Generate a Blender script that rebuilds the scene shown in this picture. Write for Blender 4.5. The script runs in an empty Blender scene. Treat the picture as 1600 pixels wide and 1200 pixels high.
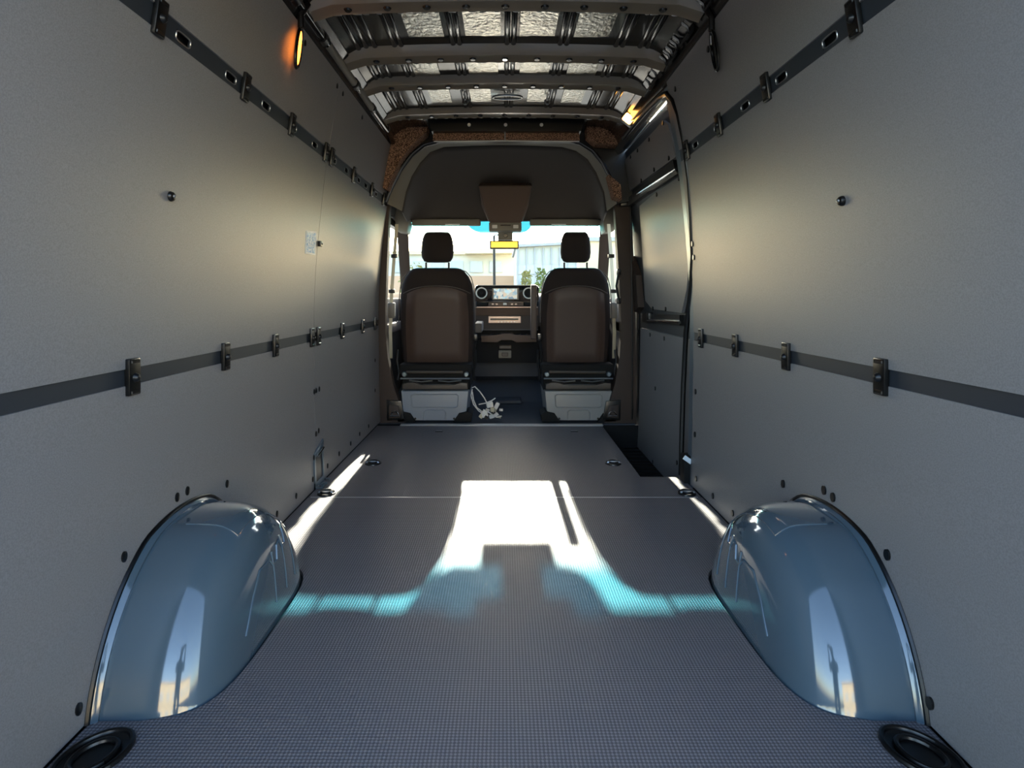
import bpy, bmesh, math, random
from mathutils import Vector, Matrix
R = math.radians
random.seed(7)
scene = bpy.context.scene
COL = scene.collection

# ------------------------------------------------------------------ camera
FPX, VX, VY, CH = 900.0, 786.0, 462.0, 0.9      # focal length in pixels, vanishing point, eye height
cam_d = bpy.data.cameras.new('camera'); cam = bpy.data.objects.new('camera', cam_d); COL.objects.link(cam)
cam.location = (0, 0, CH); cam.rotation_euler = (R(90), 0, 0)
cam_d.sensor_width = 36.0; cam_d.lens = FPX / 1600 * 36
cam_d.shift_x = (800 - VX) / 1600; cam_d.shift_y = -(600 - VY) / 1600
cam_d.clip_start = 0.02; cam_d.clip_end = 500
scene.camera = cam
# ------------------------------------------------------------------ sky, sun, exposure
SUN_SLOPE, SUN_SIDE = 0.43, 0.012
world = bpy.data.worlds.new('sky'); scene.world = world; world.use_nodes = True
wn = world.node_tree; bg = wn.nodes['Background']
sky = wn.nodes.new('ShaderNodeTexSky'); sky.sky_type = 'NISHITA'; sky.sun_disc = False
sky.sun_elevation = math.atan(SUN_SLOPE); sky.sun_rotation = 0.0
sky.air_density = 1.0; sky.dust_density = 1.6; sky.ozone_density = 1.0
wn.links.new(sky.outputs[0], bg.inputs[0]); bg.inputs[1].default_value = 0.38
sd = bpy.data.lights.new('sun', 'SUN'); sun = bpy.data.objects.new('sun', sd); COL.objects.link(sun)
sd.energy = 8.0; sd.angle = R(0.6); sd.color = (1.0, 0.93, 0.80)
sun.rotation_euler = Vector((SUN_SIDE, -1, -SUN_SLOPE)).to_track_quat('-Z', 'Y').to_euler()
sun.location = (0, 12, 9)
vs = scene.view_settings
vs.view_transform = 'Standard'; vs.look = 'None'; vs.gamma = 1.0; vs.use_curve_mapping = False
vs.exposure = 1.58
scene.cycles.max_bounces = 14; scene.cycles.diffuse_bounces = 8; scene.cycles.transparent_max_bounces = 16

# ------------------------------------------------------------------ materials
def lin(h):
    c = [int(h[i:i+2], 16) / 255 for i in (0, 2, 4)]
    return tuple((v / 12.92 if v <= .04045 else ((v + .055) / 1.055) ** 2.4) for v in c) + (1,)
MATS = {}
def mat(name, col, rough=.5, metal=0., spec=.5, coat=0., bump=None, speck=None, emit=None, coat_rough=.05):
    m = bpy.data.materials.new(name); m.use_nodes = True; nt = m.node_tree; N = nt.nodes; L = nt.links
    b = N['Principled BSDF']; c = lin(col)
    b.inputs['Base Color'].default_value = c; b.inputs['Roughness'].default_value = rough
    b.inputs['Metallic'].default_value = metal; b.inputs['Specular IOR Level'].default_value = spec
    b.inputs['Coat Weight'].default_value = coat; b.inputs['Coat Roughness'].default_value = coat_rough
    if bump or speck:
        tc = N.new('ShaderNodeTexCoord')
    if speck:                                   # (other colour, scale, low, high)
        n = N.new('ShaderNodeTexNoise'); n.inputs['Scale'].default_value = speck[1]; n.inputs['Detail'].default_value = 3
        L.new(tc.outputs['Object'], n.inputs['Vector'])
        r = N.new('ShaderNodeValToRGB'); r.color_ramp.elements[0].position = speck[2]; r.color_ramp.elements[1].position = speck[3]
        r.color_ramp.elements[0].color = c; r.color_ramp.elements[1].color = lin(speck[0])
        L.new(n.outputs[0], r.inputs[0]); L.new(r.outputs[0], b.inputs['Base Color'])
    if bump:                                    # (scale, strength, distance)
        n = N.new('ShaderNodeTexNoise'); n.inputs['Scale'].default_value = bump[0]; n.inputs['Detail'].default_value = 4
        L.new(tc.outputs['Object'], n.inputs['Vector'])
        bp = N.new('ShaderNodeBump'); bp.inputs['Strength'].default_value = bump[1]; bp.inputs['Distance'].default_value = bump[2]
        L.new(n.outputs[0], bp.inputs['Height']); L.new(bp.outputs[0], b.inputs['Normal'])
    if emit:
        b.inputs['Emission Color'].default_value = lin(emit[0]); b.inputs['Emission Strength'].default_value = emit[1]
    MATS[name] = m; return m
mat('panel', '7a7776', .42, spec=.45, speck=('878483', 320, .35, .65), bump=(900, .12, .001))
mat('paint', '4a5c68', .12, spec=.5, coat=1.0, bump=(9, .02, .01))
mat('roof_metal', '151617', .2, spec=.5, coat=.3)
mat('bow_metal', '7c7160', .25, spec=.6, coat=.6, bump=(16, .25, .01))
mat('foil', 'd8d6cc', .22, metal=.95, bump=(45, .8, .006))
mat('rail', '2b3036', .45, spec=.4)
mat('black', '0b0b0b', .3, spec=.5)
mat('black_gloss', '060606', .08, spec=.5, coat=.6)
mat('black_matte', '121212', .75, spec=.3)
mat('dark_metal', '1b1c1e', .35, metal=.3)
mat('steel', 'a8a9a8', .28, metal=.9)
mat('chrome', 'd8d8d8', .12, metal=1.)
mat('galvanised', '6e7c86', .35, metal=.55, bump=(60, .2, .002))
mat('pillar', '3d322c', .6, spec=.35, bump=(500, .15, .001))
mat('trim_grey', '7a756a', .6, spec=.3, bump=(300, .1, .001))
mat('headliner', '4c4743', .9, spec=.15, bump=(700, .2, .001))
mat('carpet', '4b362b', .95, spec=.1, speck=('b08a70', 170, .42, .62), bump=(200, .8, .006))
mat('seat_fabric', '2b2524', .8, spec=.25, bump=(600, .25, .001))
mat('seat_shell', '4a3c36', .5, spec=.4, bump=(400, .1, .001))
mat('piping', '5a5552', .7)
mat('box_paint', '8a919a', .4, spec=.4, bump=(120, .1, .001))
mat('box_paint_warm', '908f8c', .4, spec=.4, bump=(120, .1, .001))
mat('bracket', '4d453d', .45, spec=.5)
mat('white_plastic', 'dcd9d2', .45)
mat('cream', 'cfc4a8', .5)
mat('cab_rubber', '44474d', .7, spec=.3, bump=(150, .2, .002))
mat('dash', '3a332f', .6, spec=.35, bump=(400, .1, .001))
mat('dash_brown', '5a4a3f', .55, spec=.35, bump=(400, .1, .001))
mat('copper_trim', 'b9a396', .35, metal=.5)
mat('alu', 'cfd1d2', .35, metal=.7)
mat('sticker_white', 'e6eef2', .5)
mat('sticker_blue', '4f9fd8', .5, speck=('d5ecf7', 90, .4, .6))
mat('asphalt', '6b6a66', .9, bump=(40, .3, .01), speck=('7d7b75', 3, .3, .7))
mat('stucco', 'e2d2ac', .9, bump=(20, .2, .02))
mat('stucco_grey', 'cfd1c4', .9, speck=('dad7c4', 1.2, .3, .7))
mat('building_glass', 'b4bec0', .15, spec=.6)
mat('concrete', 'b8b8b4', .9, bump=(10, .2, .02))
mat('terracotta', 'd8b08c', .9)
mat('leaf', '6d7a3e', .8)
mat('leaf_dry', '8f8a4d', .8)
mat('car_white', 'd8d8d4', .3, coat=.8)
mat('car_glass', '222a30', .1)
mat('tyre', '151515', .8)
mat('mirror_glass', '7a6a34', .06, metal=1.)  # gold tint imitates the sunlit floor mirrored in the pane
mat('lamp_lens', 'ffd9a0', .3, emit=('ffb054', 5.0))
mat('amber_lit_plate', 'ff9a3c', .3, emit=('ff8a2c', 3.5))  # emission stands in for amber light on the bracket, not a lamp
mat('skin', '9a6d55', .6)
mat('shirt', '23262c', .8)
mat('jeans', '28303f', .85)

def floor_material():
    m = bpy.data.materials.new('floor_rubber'); m.use_nodes = True; nt = m.node_tree; N = nt.nodes; L = nt.links
    b = N['Principled BSDF']; b.inputs['Roughness'].default_value = .5; b.inputs['Specular IOR Level'].default_value = .35
    tc = N.new('ShaderNodeTexCoord'); sx = N.new('ShaderNodeSeparateXYZ'); L.new(tc.outputs['Object'], sx.inputs[0])
    def mth(op, a, v):
        n = N.new('ShaderNodeMath'); n.operation = op
        L.new(a, n.inputs[0])
        if isinstance(v, (int, float)): n.inputs[1].default_value = v
        else: L.new(v, n.inputs[1])
        return n.outputs[0]
    k = 2 * math.pi / .0115
    u = mth('ADD', sx.outputs[0], sx.outputs[1]); v = mth('SUBTRACT', sx.outputs[0], sx.outputs[1])
    su = N.new('ShaderNodeMath'); su.operation = 'SINE'; L.new(mth('MULTIPLY', u, k * .7071), su.inputs[0])
    sv = N.new('ShaderNodeMath'); sv.operation = 'SINE'; L.new(mth('MULTIPLY', v, k * .7071), sv.inputs[0])
    h = mth('MULTIPLY', su.outputs[0], sv.outputs[0])
    mr = N.new('ShaderNodeMapRange'); mr.inputs[1].default_value = -.25; mr.inputs[2].default_value = .6; L.new(h, mr.inputs[0])
    mx = N.new('ShaderNodeMix'); mx.data_type = 'RGBA'; L.new(mr.outputs[0], mx.inputs[0])
    mx.inputs[6].default_value = lin('605d60'); mx.inputs[7].default_value = lin('928e91')
    n = N.new('ShaderNodeTexNoise'); n.inputs['Scale'].default_value = 600; L.new(tc.outputs['Object'], n.inputs['Vector'])
    m2 = N.new('ShaderNodeMix'); m2.data_type = 'RGBA'; m2.blend_type = 'MULTIPLY'; m2.inputs[0].default_value = .4
    L.new(mx.outputs[2], m2.inputs[6]); L.new(n.outputs[0], m2.inputs[7]); L.new(m2.outputs[2], b.inputs['Base Color'])
    bp = N.new('ShaderNodeBump'); bp.inputs['Strength'].default_value = .5; bp.inputs['Distance'].default_value = .002
    L.new(mr.outputs[0], bp.inputs['Height']); L.new(bp.outputs[0], b.inputs['Normal'])
    MATS['floor_rubber'] = m
floor_material()

def glass_material(name, tint, refl=.06):
    m = bpy.data.materials.new(name); m.use_nodes = True; nt = m.node_tree; N = nt.nodes; L = nt.links
    N.remove(N['Principled BSDF'])
    t = N.new('ShaderNodeBsdfTransparent'); t.inputs[0].default_value = tint
    g = N.new('ShaderNodeBsdfGlossy'); g.inputs['Roughness'].default_value = .02
    x = N.new('ShaderNodeMixShader'); x.inputs[0].default_value = refl
    L.new(t.outputs[0], x.inputs[1]); L.new(g.outputs[0], x.inputs[2]); L.new(x.outputs[0], N['Material Output'].inputs[0])
    MATS[name] = m
glass_material('glass', (.92, .95, .93, 1))
glass_material('glass_blue', (.10, .42, .55, 1))
def grade_tint(m):
    nt = m.node_tree; N = nt.nodes; L = nt.links
    t = next(n for n in N if n.type == 'BSDF_TRANSPARENT')
    tc = N.new('ShaderNodeTexCoord'); sx = N.new('ShaderNodeSeparateXYZ'); L.new(tc.outputs['Object'], sx.inputs[0])
    mr = N.new('ShaderNodeMapRange'); mr.inputs[1].default_value = 1.445; mr.inputs[2].default_value = 1.505; L.new(sx.outputs[2], mr.inputs[0])
    mx = N.new('ShaderNodeMix'); mx.data_type = 'RGBA'; L.new(mr.outputs[0], mx.inputs[0])
    mx.inputs[6].default_value = (.92, .95, .93, 1); mx.inputs[7].default_value = (.09, .43, .56, 1); L.new(mx.outputs[2], t.inputs[0])
grade_tint(MATS['glass_blue'])
glass_material('glass_shade', (.035, .07, .095, 1))

def screen_material():
    m = bpy.data.materials.new('screen_picture'); m.use_nodes = True; nt = m.node_tree; N = nt.nodes; L = nt.links
    b = N['Principled BSDF']; b.inputs['Roughness'].default_value = .2
    tc = N.new('ShaderNodeTexCoord'); mp = N.new('ShaderNodeMapping'); mp.inputs['Scale'].default_value = (30, 1, 30)
    L.new(tc.outputs['Object'], mp.inputs[0])
    n = N.new('ShaderNodeTexVoronoi'); n.inputs['Scale'].default_value = 1.3; L.new(mp.outputs[0], n.inputs['Vector'])
    r = N.new('ShaderNodeValToRGB'); e = r.color_ramp.elements
    e[0].color = lin('27506f'); e[1].color = lin('c9b58a'); e[1].position = 1
    for p, c in ((.3, '8fb6c4'), (.55, 'b9a48c'), (.75, '6f8fa0')):
        q = e.new(p); q.color = lin(c)
    sep = N.new('ShaderNodeSeparateColor'); L.new(n.outputs['Color'], sep.inputs[0])
    L.new(sep.outputs[0], r.inputs[0]); L.new(r.outputs[0], b.inputs['Emission Color']); L.new(r.outputs[0], b.inputs['Base Color'])
    b.inputs['Emission Strength'].default_value = .30
    MATS['screen_picture'] = m
screen_material()

# ------------------------------------------------------------------ mesh helpers
def box(bm, c, s, rot=None, bev=0., seg=1):
    g = bmesh.ops.create_cube(bm, size=1.0)['verts']
    M = Matrix.Translation(Vector(c)) @ (rot.to_4x4() if rot else Matrix.Identity(4)) @ Matrix.Diagonal((*s, 1))
    bmesh.ops.transform(bm, matrix=M, verts=g)
    if bev > 0:
        es = list({e for v in g for e in v.link_edges})
        bmesh.ops.bevel(bm, geom=es, offset=bev, segments=seg, affect='EDGES', profile=.6)
def bb(bm, x0, x1, y0, y1, z0, z1, bev=0., seg=1):
    box(bm, ((x0+x1)/2, (y0+y1)/2, (z0+z1)/2), (x1-x0, y1-y0, z1-z0), None, bev, seg)
def loft(bm, rings, closed=True, cap=True):
    vr = [[bm.verts.new(p) for p in r] for r in rings]
    n = len(vr[0])
    for a, b in zip(vr, vr[1:]):
        for i in range(n if closed else n - 1):
            j = (i + 1) % n
            try: bm.faces.new((a[i], a[j], b[j], b[i]))
            except ValueError: pass
    if cap and closed:
        bm.faces.new(list(reversed(vr[0]))); bm.faces.new(vr[-1])
def tube(bm, pts, r, seg=8, cap=True):
    pts = [Vector(p) for p in pts]; rings = []; prev = None
    for i, p in enumerate(pts):
        d = (pts[min(i+1, len(pts)-1)] - pts[max(i-1, 0)]).normalized()
        up = prev if prev else (Vector((0, 0, 1)) if abs(d.z) < .9 else Vector((1, 0, 0)))
        a = d.cross(up).normalized(); b = a.cross(d).normalized(); prev = b
        rr = r[i] if isinstance(r, (list, tuple)) else r
        rings.append([p + (a * math.cos(2*math.pi*k/seg) + b * math.sin(2*math.pi*k/seg)) * rr for k in range(seg)])
    loft(bm, rings, True, cap)
def ring_tube(bm, c, ax_u, ax_v, ru, rv, r, n=24, seg=6, a0=0., a1=2*math.pi):
    c = Vector(c); u = Vector(ax_u); v = Vector(ax_v)
    full = abs(a1 - a0 - 2*math.pi) < 1e-6
    pts = [c + u*ru*math.cos(a0+(a1-a0)*k/n) + v*rv*math.sin(a0+(a1-a0)*k/n) for k in range(n+1)]
    tube(bm, pts, r, seg, cap=not full)
def prism(bm, pts, axis, a, b, bev=0.):
    """pts: 2-D outline; axis 'y' -> (x,z) swept from y=a to y=b; 'z' -> (x,y); 'x' -> (y,z)"""
    def P(p, t):
        return {'y': (p[0], t, p[1]), 'z': (p[0], p[1], t), 'x': (t, p[0], p[1])}[axis]
    A = [bm.verts.new(P(p, a)) for p in pts]; B = [bm.verts.new(P(p, b)) for p in pts]; n = len(pts)
    fs = [bm.faces.new(A), bm.faces.new(list(reversed(B)))]
    for i in range(n):
        fs.append(bm.faces.new((A[i], B[i], B[(i+1) % n], A[(i+1) % n])))
    if bev > 0:
        es = [e for e in fs[0].edges] + [e for e in fs[1].edges]
        bmesh.ops.bevel(bm, geom=es, offset=bev, segments=2, affect='EDGES', profile=.6)
def lathe(bm, c, prof, axis='z', n=20, sx=1., sy=1.):
    rings = []
    for r, h in prof:
        ring = []
        for k in range(n):
            a = 2*math.pi*k/n; u, v = r*math.cos(a)*sx, r*math.sin(a)*sy
            d = {'z': (u, v, h), 'y': (u, h, v), 'x': (h, u, v)}[axis]
            ring.append((c[0]+d[0], c[1]+d[1], c[2]+d[2]))
        rings.append(ring)
    loft(bm, rings)
def ball(bm, c, r, sub=2):
    g = bmesh.ops.create_icosphere(bm, subdivisions=sub, radius=1.0)['verts']
    rr = r if isinstance(r, (tuple, list)) else (r, r, r)
    bmesh.ops.transform(bm, matrix=Matrix.Translation(Vector(c)) @ Matrix.Diagonal((*rr, 1)), verts=g)
def wloc(o):
    v = Vector((0, 0, 0))
    while o: v = v + o.location; o = o.parent
    return v
def obj(name, bm, m, parent=None, smooth=True, angle=35):
    bmesh.ops.recalc_face_normals(bm, faces=bm.faces[:])
    if parent: bmesh.ops.translate(bm, verts=bm.verts[:], vec=-wloc(parent))
    if smooth:
        lim = math.radians(angle)
        for f in bm.faces: f.smooth = True
        for e in bm.edges:
            if len(e.link_faces) == 2 and e.calc_face_angle(0) > lim: e.smooth = False
    me = bpy.data.meshes.new(name); bm.to_mesh(me); bm.free()
    if m: me.materials.append(MATS[m])
    o = bpy.data.objects.new(name, me); COL.objects.link(o); o.parent = parent
    return o
def inst(src_mesh, name, parent, wpos, rot=None):
    o = bpy.data.objects.new(name, src_mesh); COL.objects.link(o); o.parent = parent
    o.location = Vector(wpos) - (wloc(parent) if parent else Vector((0, 0, 0)))
    if rot: o.rotation_euler = rot
    return o
def mesh_of(bm, m, smooth=True):
    o = obj('tmp', bm, m, None, smooth); me = o.data; bpy.data.objects.remove(o); return me
def tag(o, label, cat, group=None, kind=None):
    o['label'] = label; o['category'] = cat
    if group: o['group'] = group
    if kind: o['kind'] = kind
    return o
def thing(name, label, cat, loc=(0, 0, 0), group=None, kind=None):
    o = bpy.data.objects.new(name, None); COL.objects.link(o); o.location = loc; o.empty_display_size = .05
    return tag(o, label, cat, group, kind)
def copy_tree(o, parent=None):
    c = o.copy(); COL.objects.link(c); c.parent = parent
    for ch in list(o.children): copy_tree(ch, c)
    return c
BM = bmesh.new
def at(px, py, Y):
    return Vector(((px - VX) * Y / FPX, Y, CH - (py - VY) * Y / FPX))
def on_floor(px, py, z=0.):
    Y = FPX * (CH - z) / (py - VY); return Vector(((px - VX) * Y / FPX, Y, z))

# ------------------------------------------------------------------ side wall shape
CX = 0.009
PROF = [(-.25, .868), (0., .882), (.25, .889), (.5, .893), (.75, .895), (.95, .891), (1.2, .872), (1.54, .834), (1.82, .786), (1.92, .766), (2.05, .735)]
def half(z):
    P = PROF
    z = max(P[0][0], min(P[-1][0] - 1e-6, z))
    for i in range(len(P) - 1):
        if P[i][0] <= z < P[i+1][0]: break
    def sl(k):
        a, b = P[max(k-1, 0)], P[min(k+1, len(P)-1)]
        return (b[1]-a[1]) / (b[0]-a[0])
    (z0, w0), (z1, w1) = P[i], P[i+1]; d = z1 - z0; t = (z - z0) / d
    return (2*t**3-3*t*t+1)*w0 + (t**3-2*t*t+t)*d*sl(i) + (-2*t**3+3*t*t)*w1 + (t**3-t*t)*d*sl(i+1)
def wx(side, z, off=0.): return CX + side * (half(z) + off)
def on_wall(px, py, side, off=0.):
    z = .9
    for _ in range(30):
        Y = wx(side, z, off) * FPX / (px - VX); z = CH - (py - VY) * Y / FPX
    return Vector((wx(side, z, off), Y, z))
def wall_sheet(bm, side, y0, y1, z0, z1, o0, o1, step=.06):
    n = max(1, int(math.ceil((z1 - z0) / step))); zs = [z0 + (z1-z0)*i/n for i in range(n+1)]
    ring = lambda y: [(wx(side, z, o0), y, z) for z in zs] + [(wx(side, z, o1), y, z) for z in reversed(zs)]
    loft(bm, [ring(y0), ring(y1)])
def wall_patch(bm, side, pts, o0, o1):
    """outline given as (y, z) on the side wall"""
    A = [bm.verts.new((wx(side, z, o0), y, z)) for y, z in pts]; B = [bm.verts.new((wx(side, z, o1), y, z)) for y, z in pts]
    n = len(pts); bm.faces.new(A); bm.faces.new(list(reversed(B)))
    for i in range(n): bm.faces.new((A[i], B[i], B[(i+1) % n], A[(i+1) % n]))
REAR, SEAM, POST = .62, 2.70, 4.0
ZLR, ZUR = .707, 1.562           # lower and upper rail heights
LOW, MID, UP = (.004, .687), (.727, 1.535), (1.589, 1.915)

# wheel arch shape (used by floor, panels and arches)
AYC, AW, AN, AZ = 1.575, .247, 4.5, -.12
AB = .318 - AZ; AA = .352 / math.sqrt(1 - (AZ/AB)**2)
def arch_d(y, z):
    r = math.sqrt(((y-AYC)/AA)**2 + ((z-AZ)/AB)**2)
    return 0. if r >= 1 else AW * (1 - r**AN)**(1/AN)

# ================================================================== SETTING
# ---- floor
bm = BM(); bb(bm, -.93, .69, REAR, 4.10, -.06, -.014); bb(bm, .69, .95, REAR, 2.855, -.06, -.014)
floor = obj('floor', bm, 'black_matte', None, False)
tag(floor, 'dark grey ribbed rubber load floor of the van between both side walls', 'floor', kind='structure')
def floor_edge(side, y0, y1):
    pts = []; x_w = lambda y: CX + side * (.882 - .003)
    pts.append((x_w(y0), y0))
    a = -1
    yy = [AYC - .356 + .712*i/40 for i in range(41)]
    if y0 < yy[0]:
        pts.append((x_w(0), yy[0] - .001))
        for y in yy:
            d = arch_d(AYC + (y-AYC)*.985, 0.) + .004
            pts.append((CX + side*(.882 - .003 - d), y))
    if y0 < yy[0]: pts.append((x_w(0), yy[-1] + .001))
    pts.append((x_w(y1), y1)); return pts
SEAMY = 2.571
bm = BM()
Lp = floor_edge(-1, REAR, SEAMY-.002); Rp = floor_edge(1, REAR, SEAMY-.002)
prism(bm, Lp + list(reversed(Rp)), 'z', -.013, 0.)
obj('floor_panel', bm, 'floor_rubber', floor, False)
bm = BM()
prism(bm, [(CX-.879, SEAMY+.002), (CX-.879, 3.985), (.686, 3.965), (.682, 2.862), (CX+.876, 2.855), (CX+.876, SEAMY+.002)], 'z', -.013, 0.)
obj('floor_panel', bm, 'floor_rubber', floor, False)
bm = BM(); bb(bm, -.86, .87, SEAMY-.0028, SEAMY+.0028, -.012, .0006); obj('joint_strip', bm, 'alu', floor, False)
bm = BM(); bb(bm, -.715, .695, 3.99, 4.03, -.008, .006, .004); obj('edge_strip', bm, 'alu', floor, False)
# step well at the sliding door
bm = BM(); bb(bm, .688, .99, 2.86, 4.04, -.175, -.165); bb(bm, .686, .694, 2.86, 4.04, -.165, -.02); bb(bm, .69, .96, 4.035, 4.045, -.165, -.01); bb(bm, .69, .95, 2.852, 2.86, -.165, -.02)
for k in range(14): bb(bm, .70, .97, 2.92+k*.08, 2.935+k*.08, -.166, -.158)
st = obj('step_well', bm, 'black_matte', None, False); tag(st, 'black ribbed step well sunk beside the sliding door', 'step', kind='structure')

# ---- side walls
def side_wall(side, name, label, ends):
    bm = BM()
    wall_sheet(bm, side, REAR, ends, -.06, 1.93, .022, .032)
    w = obj(name, bm, 'dark_metal', None); tag(w, label, 'wall', kind='structure'); return w
wl = side_wall(-1, 'wall_left', 'grey speckled plastic lined wall on the driver side, six panels', 4.16)
wr = side_wall(1, 'wall_right', 'grey speckled plastic lined wall behind the sliding door, three panels', 2.76)
def wall_panel(w, side, y0, y1, zz):
    bm = BM(); wall_sheet(bm, side, y0, y1, zz[0], zz[1], 0., .008); return obj('wall_panel', bm, 'panel', w)
for zz in (LOW, MID, UP):
    wall_panel(wl, -1, REAR, SEAM-.002, zz); wall_panel(wl, -1, SEAM+.002, 4.10, zz)
    wall_panel(wr, 1, REAR, 2.735, zz)
# black plugs pressed into the panels
bm = BM(); lathe(bm, (0, 0, 0), [(.0, .004), (.006, .004), (.0095, .002), (.0095, -.004), (0, -.004)], 'x', 12, 1., 1.35)
plug_me = mesh_of(bm, 'black')
def plugs(w, side, lst):
    for px, py in lst: inst(plug_me, 'plug', w, on_wall(px, py, side, -.001))
plugs(wl, -1, [(355, 756), (293, 767), (277, 777), (194, 870), (123, 1108), (463, 775), (433, 803), (489, 749), (494, 678), (494, 610), (491, 612),
               (499, 608), (498, 673), (512, 728), (530, 709), (548, 693), (562, 678), (576, 666), (586, 610), (586, 563), (477, 67), (527, 134), (536, 146), (566, 183)])
plugs(wr, 1, [(1224, 756), (1288, 766), (1302, 777), (1387, 867), (1454, 1099), (1145, 802), (1114, 775), (1088, 748), (1086, 679), (1087, 612), (1107, 77), (1055, 139), (1082, 381), (1084, 402)])

# ---- ceiling
CXs = [-.745, -.70, -.60, -.45, -.25, 0, .25, .45, .60, .71, .765]
def roof_z(x):
    t = (x - CX) / .76
    return 2.052 - .022 * t * t - .05 * max(0., abs(t) - .86) / .14
bm = BM()
xs = [CX - .755 + 1.51*i/40 for i in range(41)]
ring = lambda y: [(x, y, roof_z(x)) for x in xs] + [(x, y, roof_z(x)+.012) for x in reversed(xs)]
loft(bm, [ring(REAR), ring(4.25)])
ceil = obj('ceiling', bm, 'roof_metal'); tag(ceil, 'dark glossy sheet metal roof skin with lengthwise beads', 'ceiling', kind='structure')
def bead(x, y0, y1, w=.013, h=.011):
    bm = BM()
    sec = lambda y, k: [(x + w*math.cos(a)*k, y, roof_z(x) + .002 - h*math.sin(a)*k) for a in [math.pi*i/8 for i in range(9)]]
    loft(bm, [sec(y0, .2), sec(y0+.02, 1), sec(y1-.02, 1), sec(y1, .2)], closed=True)
    obj('roof_bead', bm, 'roof_metal', ceil)
BOWS = [(2.19, .062), (2.685, .058), (3.05, .052), (3.56, .048)]
BAYS = [(2.24, 2.65), (2.72, 3.01), (3.09, 3.52)]
for (y0, y1) in BAYS:
    for x in (-.66, -.625, -.585, -.495, -.465, -.228, -.198, .018, .048, .26, .29, .515, .545, .625, .66):
        bead(x, y0, y1)
def foil(x, y0, y1, w):
    bm = BM(); n = 6
    g = [[bm.verts.new((x - w/2 + w*i/n, y0 + (y1-y0)*j/n, roof_z(x) - .006 + random.uniform(-.0012, .0012))) for i in range(n+1)] for j in range(n+1)]
    for j in range(n):
        for i in range(n): bm.faces.new((g[j][i], g[j][i+1], g[j+1][i+1], g[j+1][i]))
    ext = bmesh.ops.extrude_face_region(bm, geom=bm.faces[:])
    bmesh.ops.translate(bm, verts=[v for v in ext['geom'] if isinstance(v, bmesh.types.BMVert)], vec=(0, 0, .004))
    obj('foil_pad', bm, 'foil', ceil)
for x in (-.337, -.088, .150, .388): foil(x, 2.315, 2.54, .155)
for x in (-.40, -.10, .16, .40): foil(x, 2.78, 2.99, .15)
for x in (-.36, -.13, .20, .40): foil(x, 3.14, 3.40, .12)
# cross bows
def bow(Y, h):
    bm = BM(); rings = []
    for i in range(33):
        x = CX - .745 + 1.49*i/32; t = (x-CX)/.745; zb = roof_z(x) - h - .012*0
        zt = roof_z(x) + .004; zb = 2.068 - h - .02*t*t - .025*max(0, abs(t)-.88)/.12
        rings.append([(x, Y-.058, zt), (x, Y-.046, zb+.02), (x, Y-.030, zb), (x, Y+.018, zb-.004), (x, Y+.030, zb-.010), (x, Y+.034, zb-.008), (x, Y+.026, zb+.004), (x, Y+.040, zt)])
    loft(bm, rings)
    b = obj('roof_bow', bm, 'bow_metal', ceil, angle=25)
    # bright blobs stand in for reflections on the front lip; dimples are spot welds
    bm = BM()
    for i in range(26):
        x = CX - .70 + 1.40*(i+random.uniform(-.3, .3))/25; t = (x-CX)/.745
        if random.random() < .75:
            ball(bm, (x, Y+.036, 2.068-h-.02*t*t-.007), (random.uniform(.008, .026), .006, .004), 1)
    s = obj('lip_glints', bm, 'steel', b); s['kind'] = 'stuff'
    bm = BM(); n = 0
    for i in range(9):
        x = CX - .60 + 1.2*i/8; t = (x-CX)/.745
        lathe(bm, (x, Y+.004, 2.068-h-.02*t*t-.004), [(0, -.006), (.012, -.006), (.016, 0), (0, .002)], 'z', 12)
    s = obj('spot_dimples', bm, 'roof_metal', b); s['kind'] = 'stuff'
for Y, h in BOWS: bow(Y, h)
# oval antenna opening and two small clips in the front bay
bm = BM(); ring_tube(bm, at(793, 152, 3.26), (1, 0, 0), (0, 1, 0), .082, .035, .006, 28)
obj('oval_ring', bm, 'steel', ceil)
for px in (727, 855):
    bm = BM(); ring_tube(bm, at(px, 159, 3.30), (1, 0, 0), (0, .5, .86), .014, .02, .005, 16); obj('roof_clip', bm, 'steel', ceil)

# cant rails: sheet metal between panel top and roof skin
def cant(side, name, label, y1):
    bm = BM()
    sec = [(half(1.90)+.02, 1.885), (half(1.92)-.002, 1.922), (.752, 1.955), (.742, 1.978), (.715, 1.998), (.70, 2.06), (.80, 2.06), (.83, 1.90)]
    loft(bm, [[(CX+side*a, y, z) for a, z in sec] for y in (REAR, y1)])
    o = obj(name, bm, 'roof_metal', None, True, 20); tag(o, label, 'roof rail', kind='structure'); return o
cl = cant(-1, 'trim_1', 'dark metal cant rail above the driver side wall panels', 4.05)
cr = cant(1, 'trim_2', 'dark pressed metal cant rail above the sliding door wall', 4.05)
# pressed pockets and ribs on the right cant rail
for (y0, y1) in ((1.75, 2.0), (2.05, 2.12), (2.3, 2.42), (2.46, 2.52), (2.56, 2.62), (2.78, 2.9)):
    bm = BM(); p = [(.742, 1.955), (.734, 1.978), (.712, 1.995)]
    for a in (y0, y1):
        tube(bm, [(CX+p_[0]-.008, a, p_[1]-.004) for p_ in p], .006, 6)
    tube(bm, [(CX+p[0][0]-.008, y0, p[0][1]-.004), (CX+p[0][0]-.008, y1, p[0][1]-.004)], .006, 6)
    obj('pressed_rib', bm, 'roof_metal', cr)
for (y0, y1) in ((1.8, 1.95), (2.28, 2.36), (2.5, 2.58), (2.84, 2.94)):
    bm = BM(); box(bm, (CX+.742, (y0+y1)/2, 1.962), (.012, y1-y0, .035), Matrix.Rotation(R(8), 3, 'Y'), .005, 2); obj('pocket', bm, 'black_matte', cr)

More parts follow.
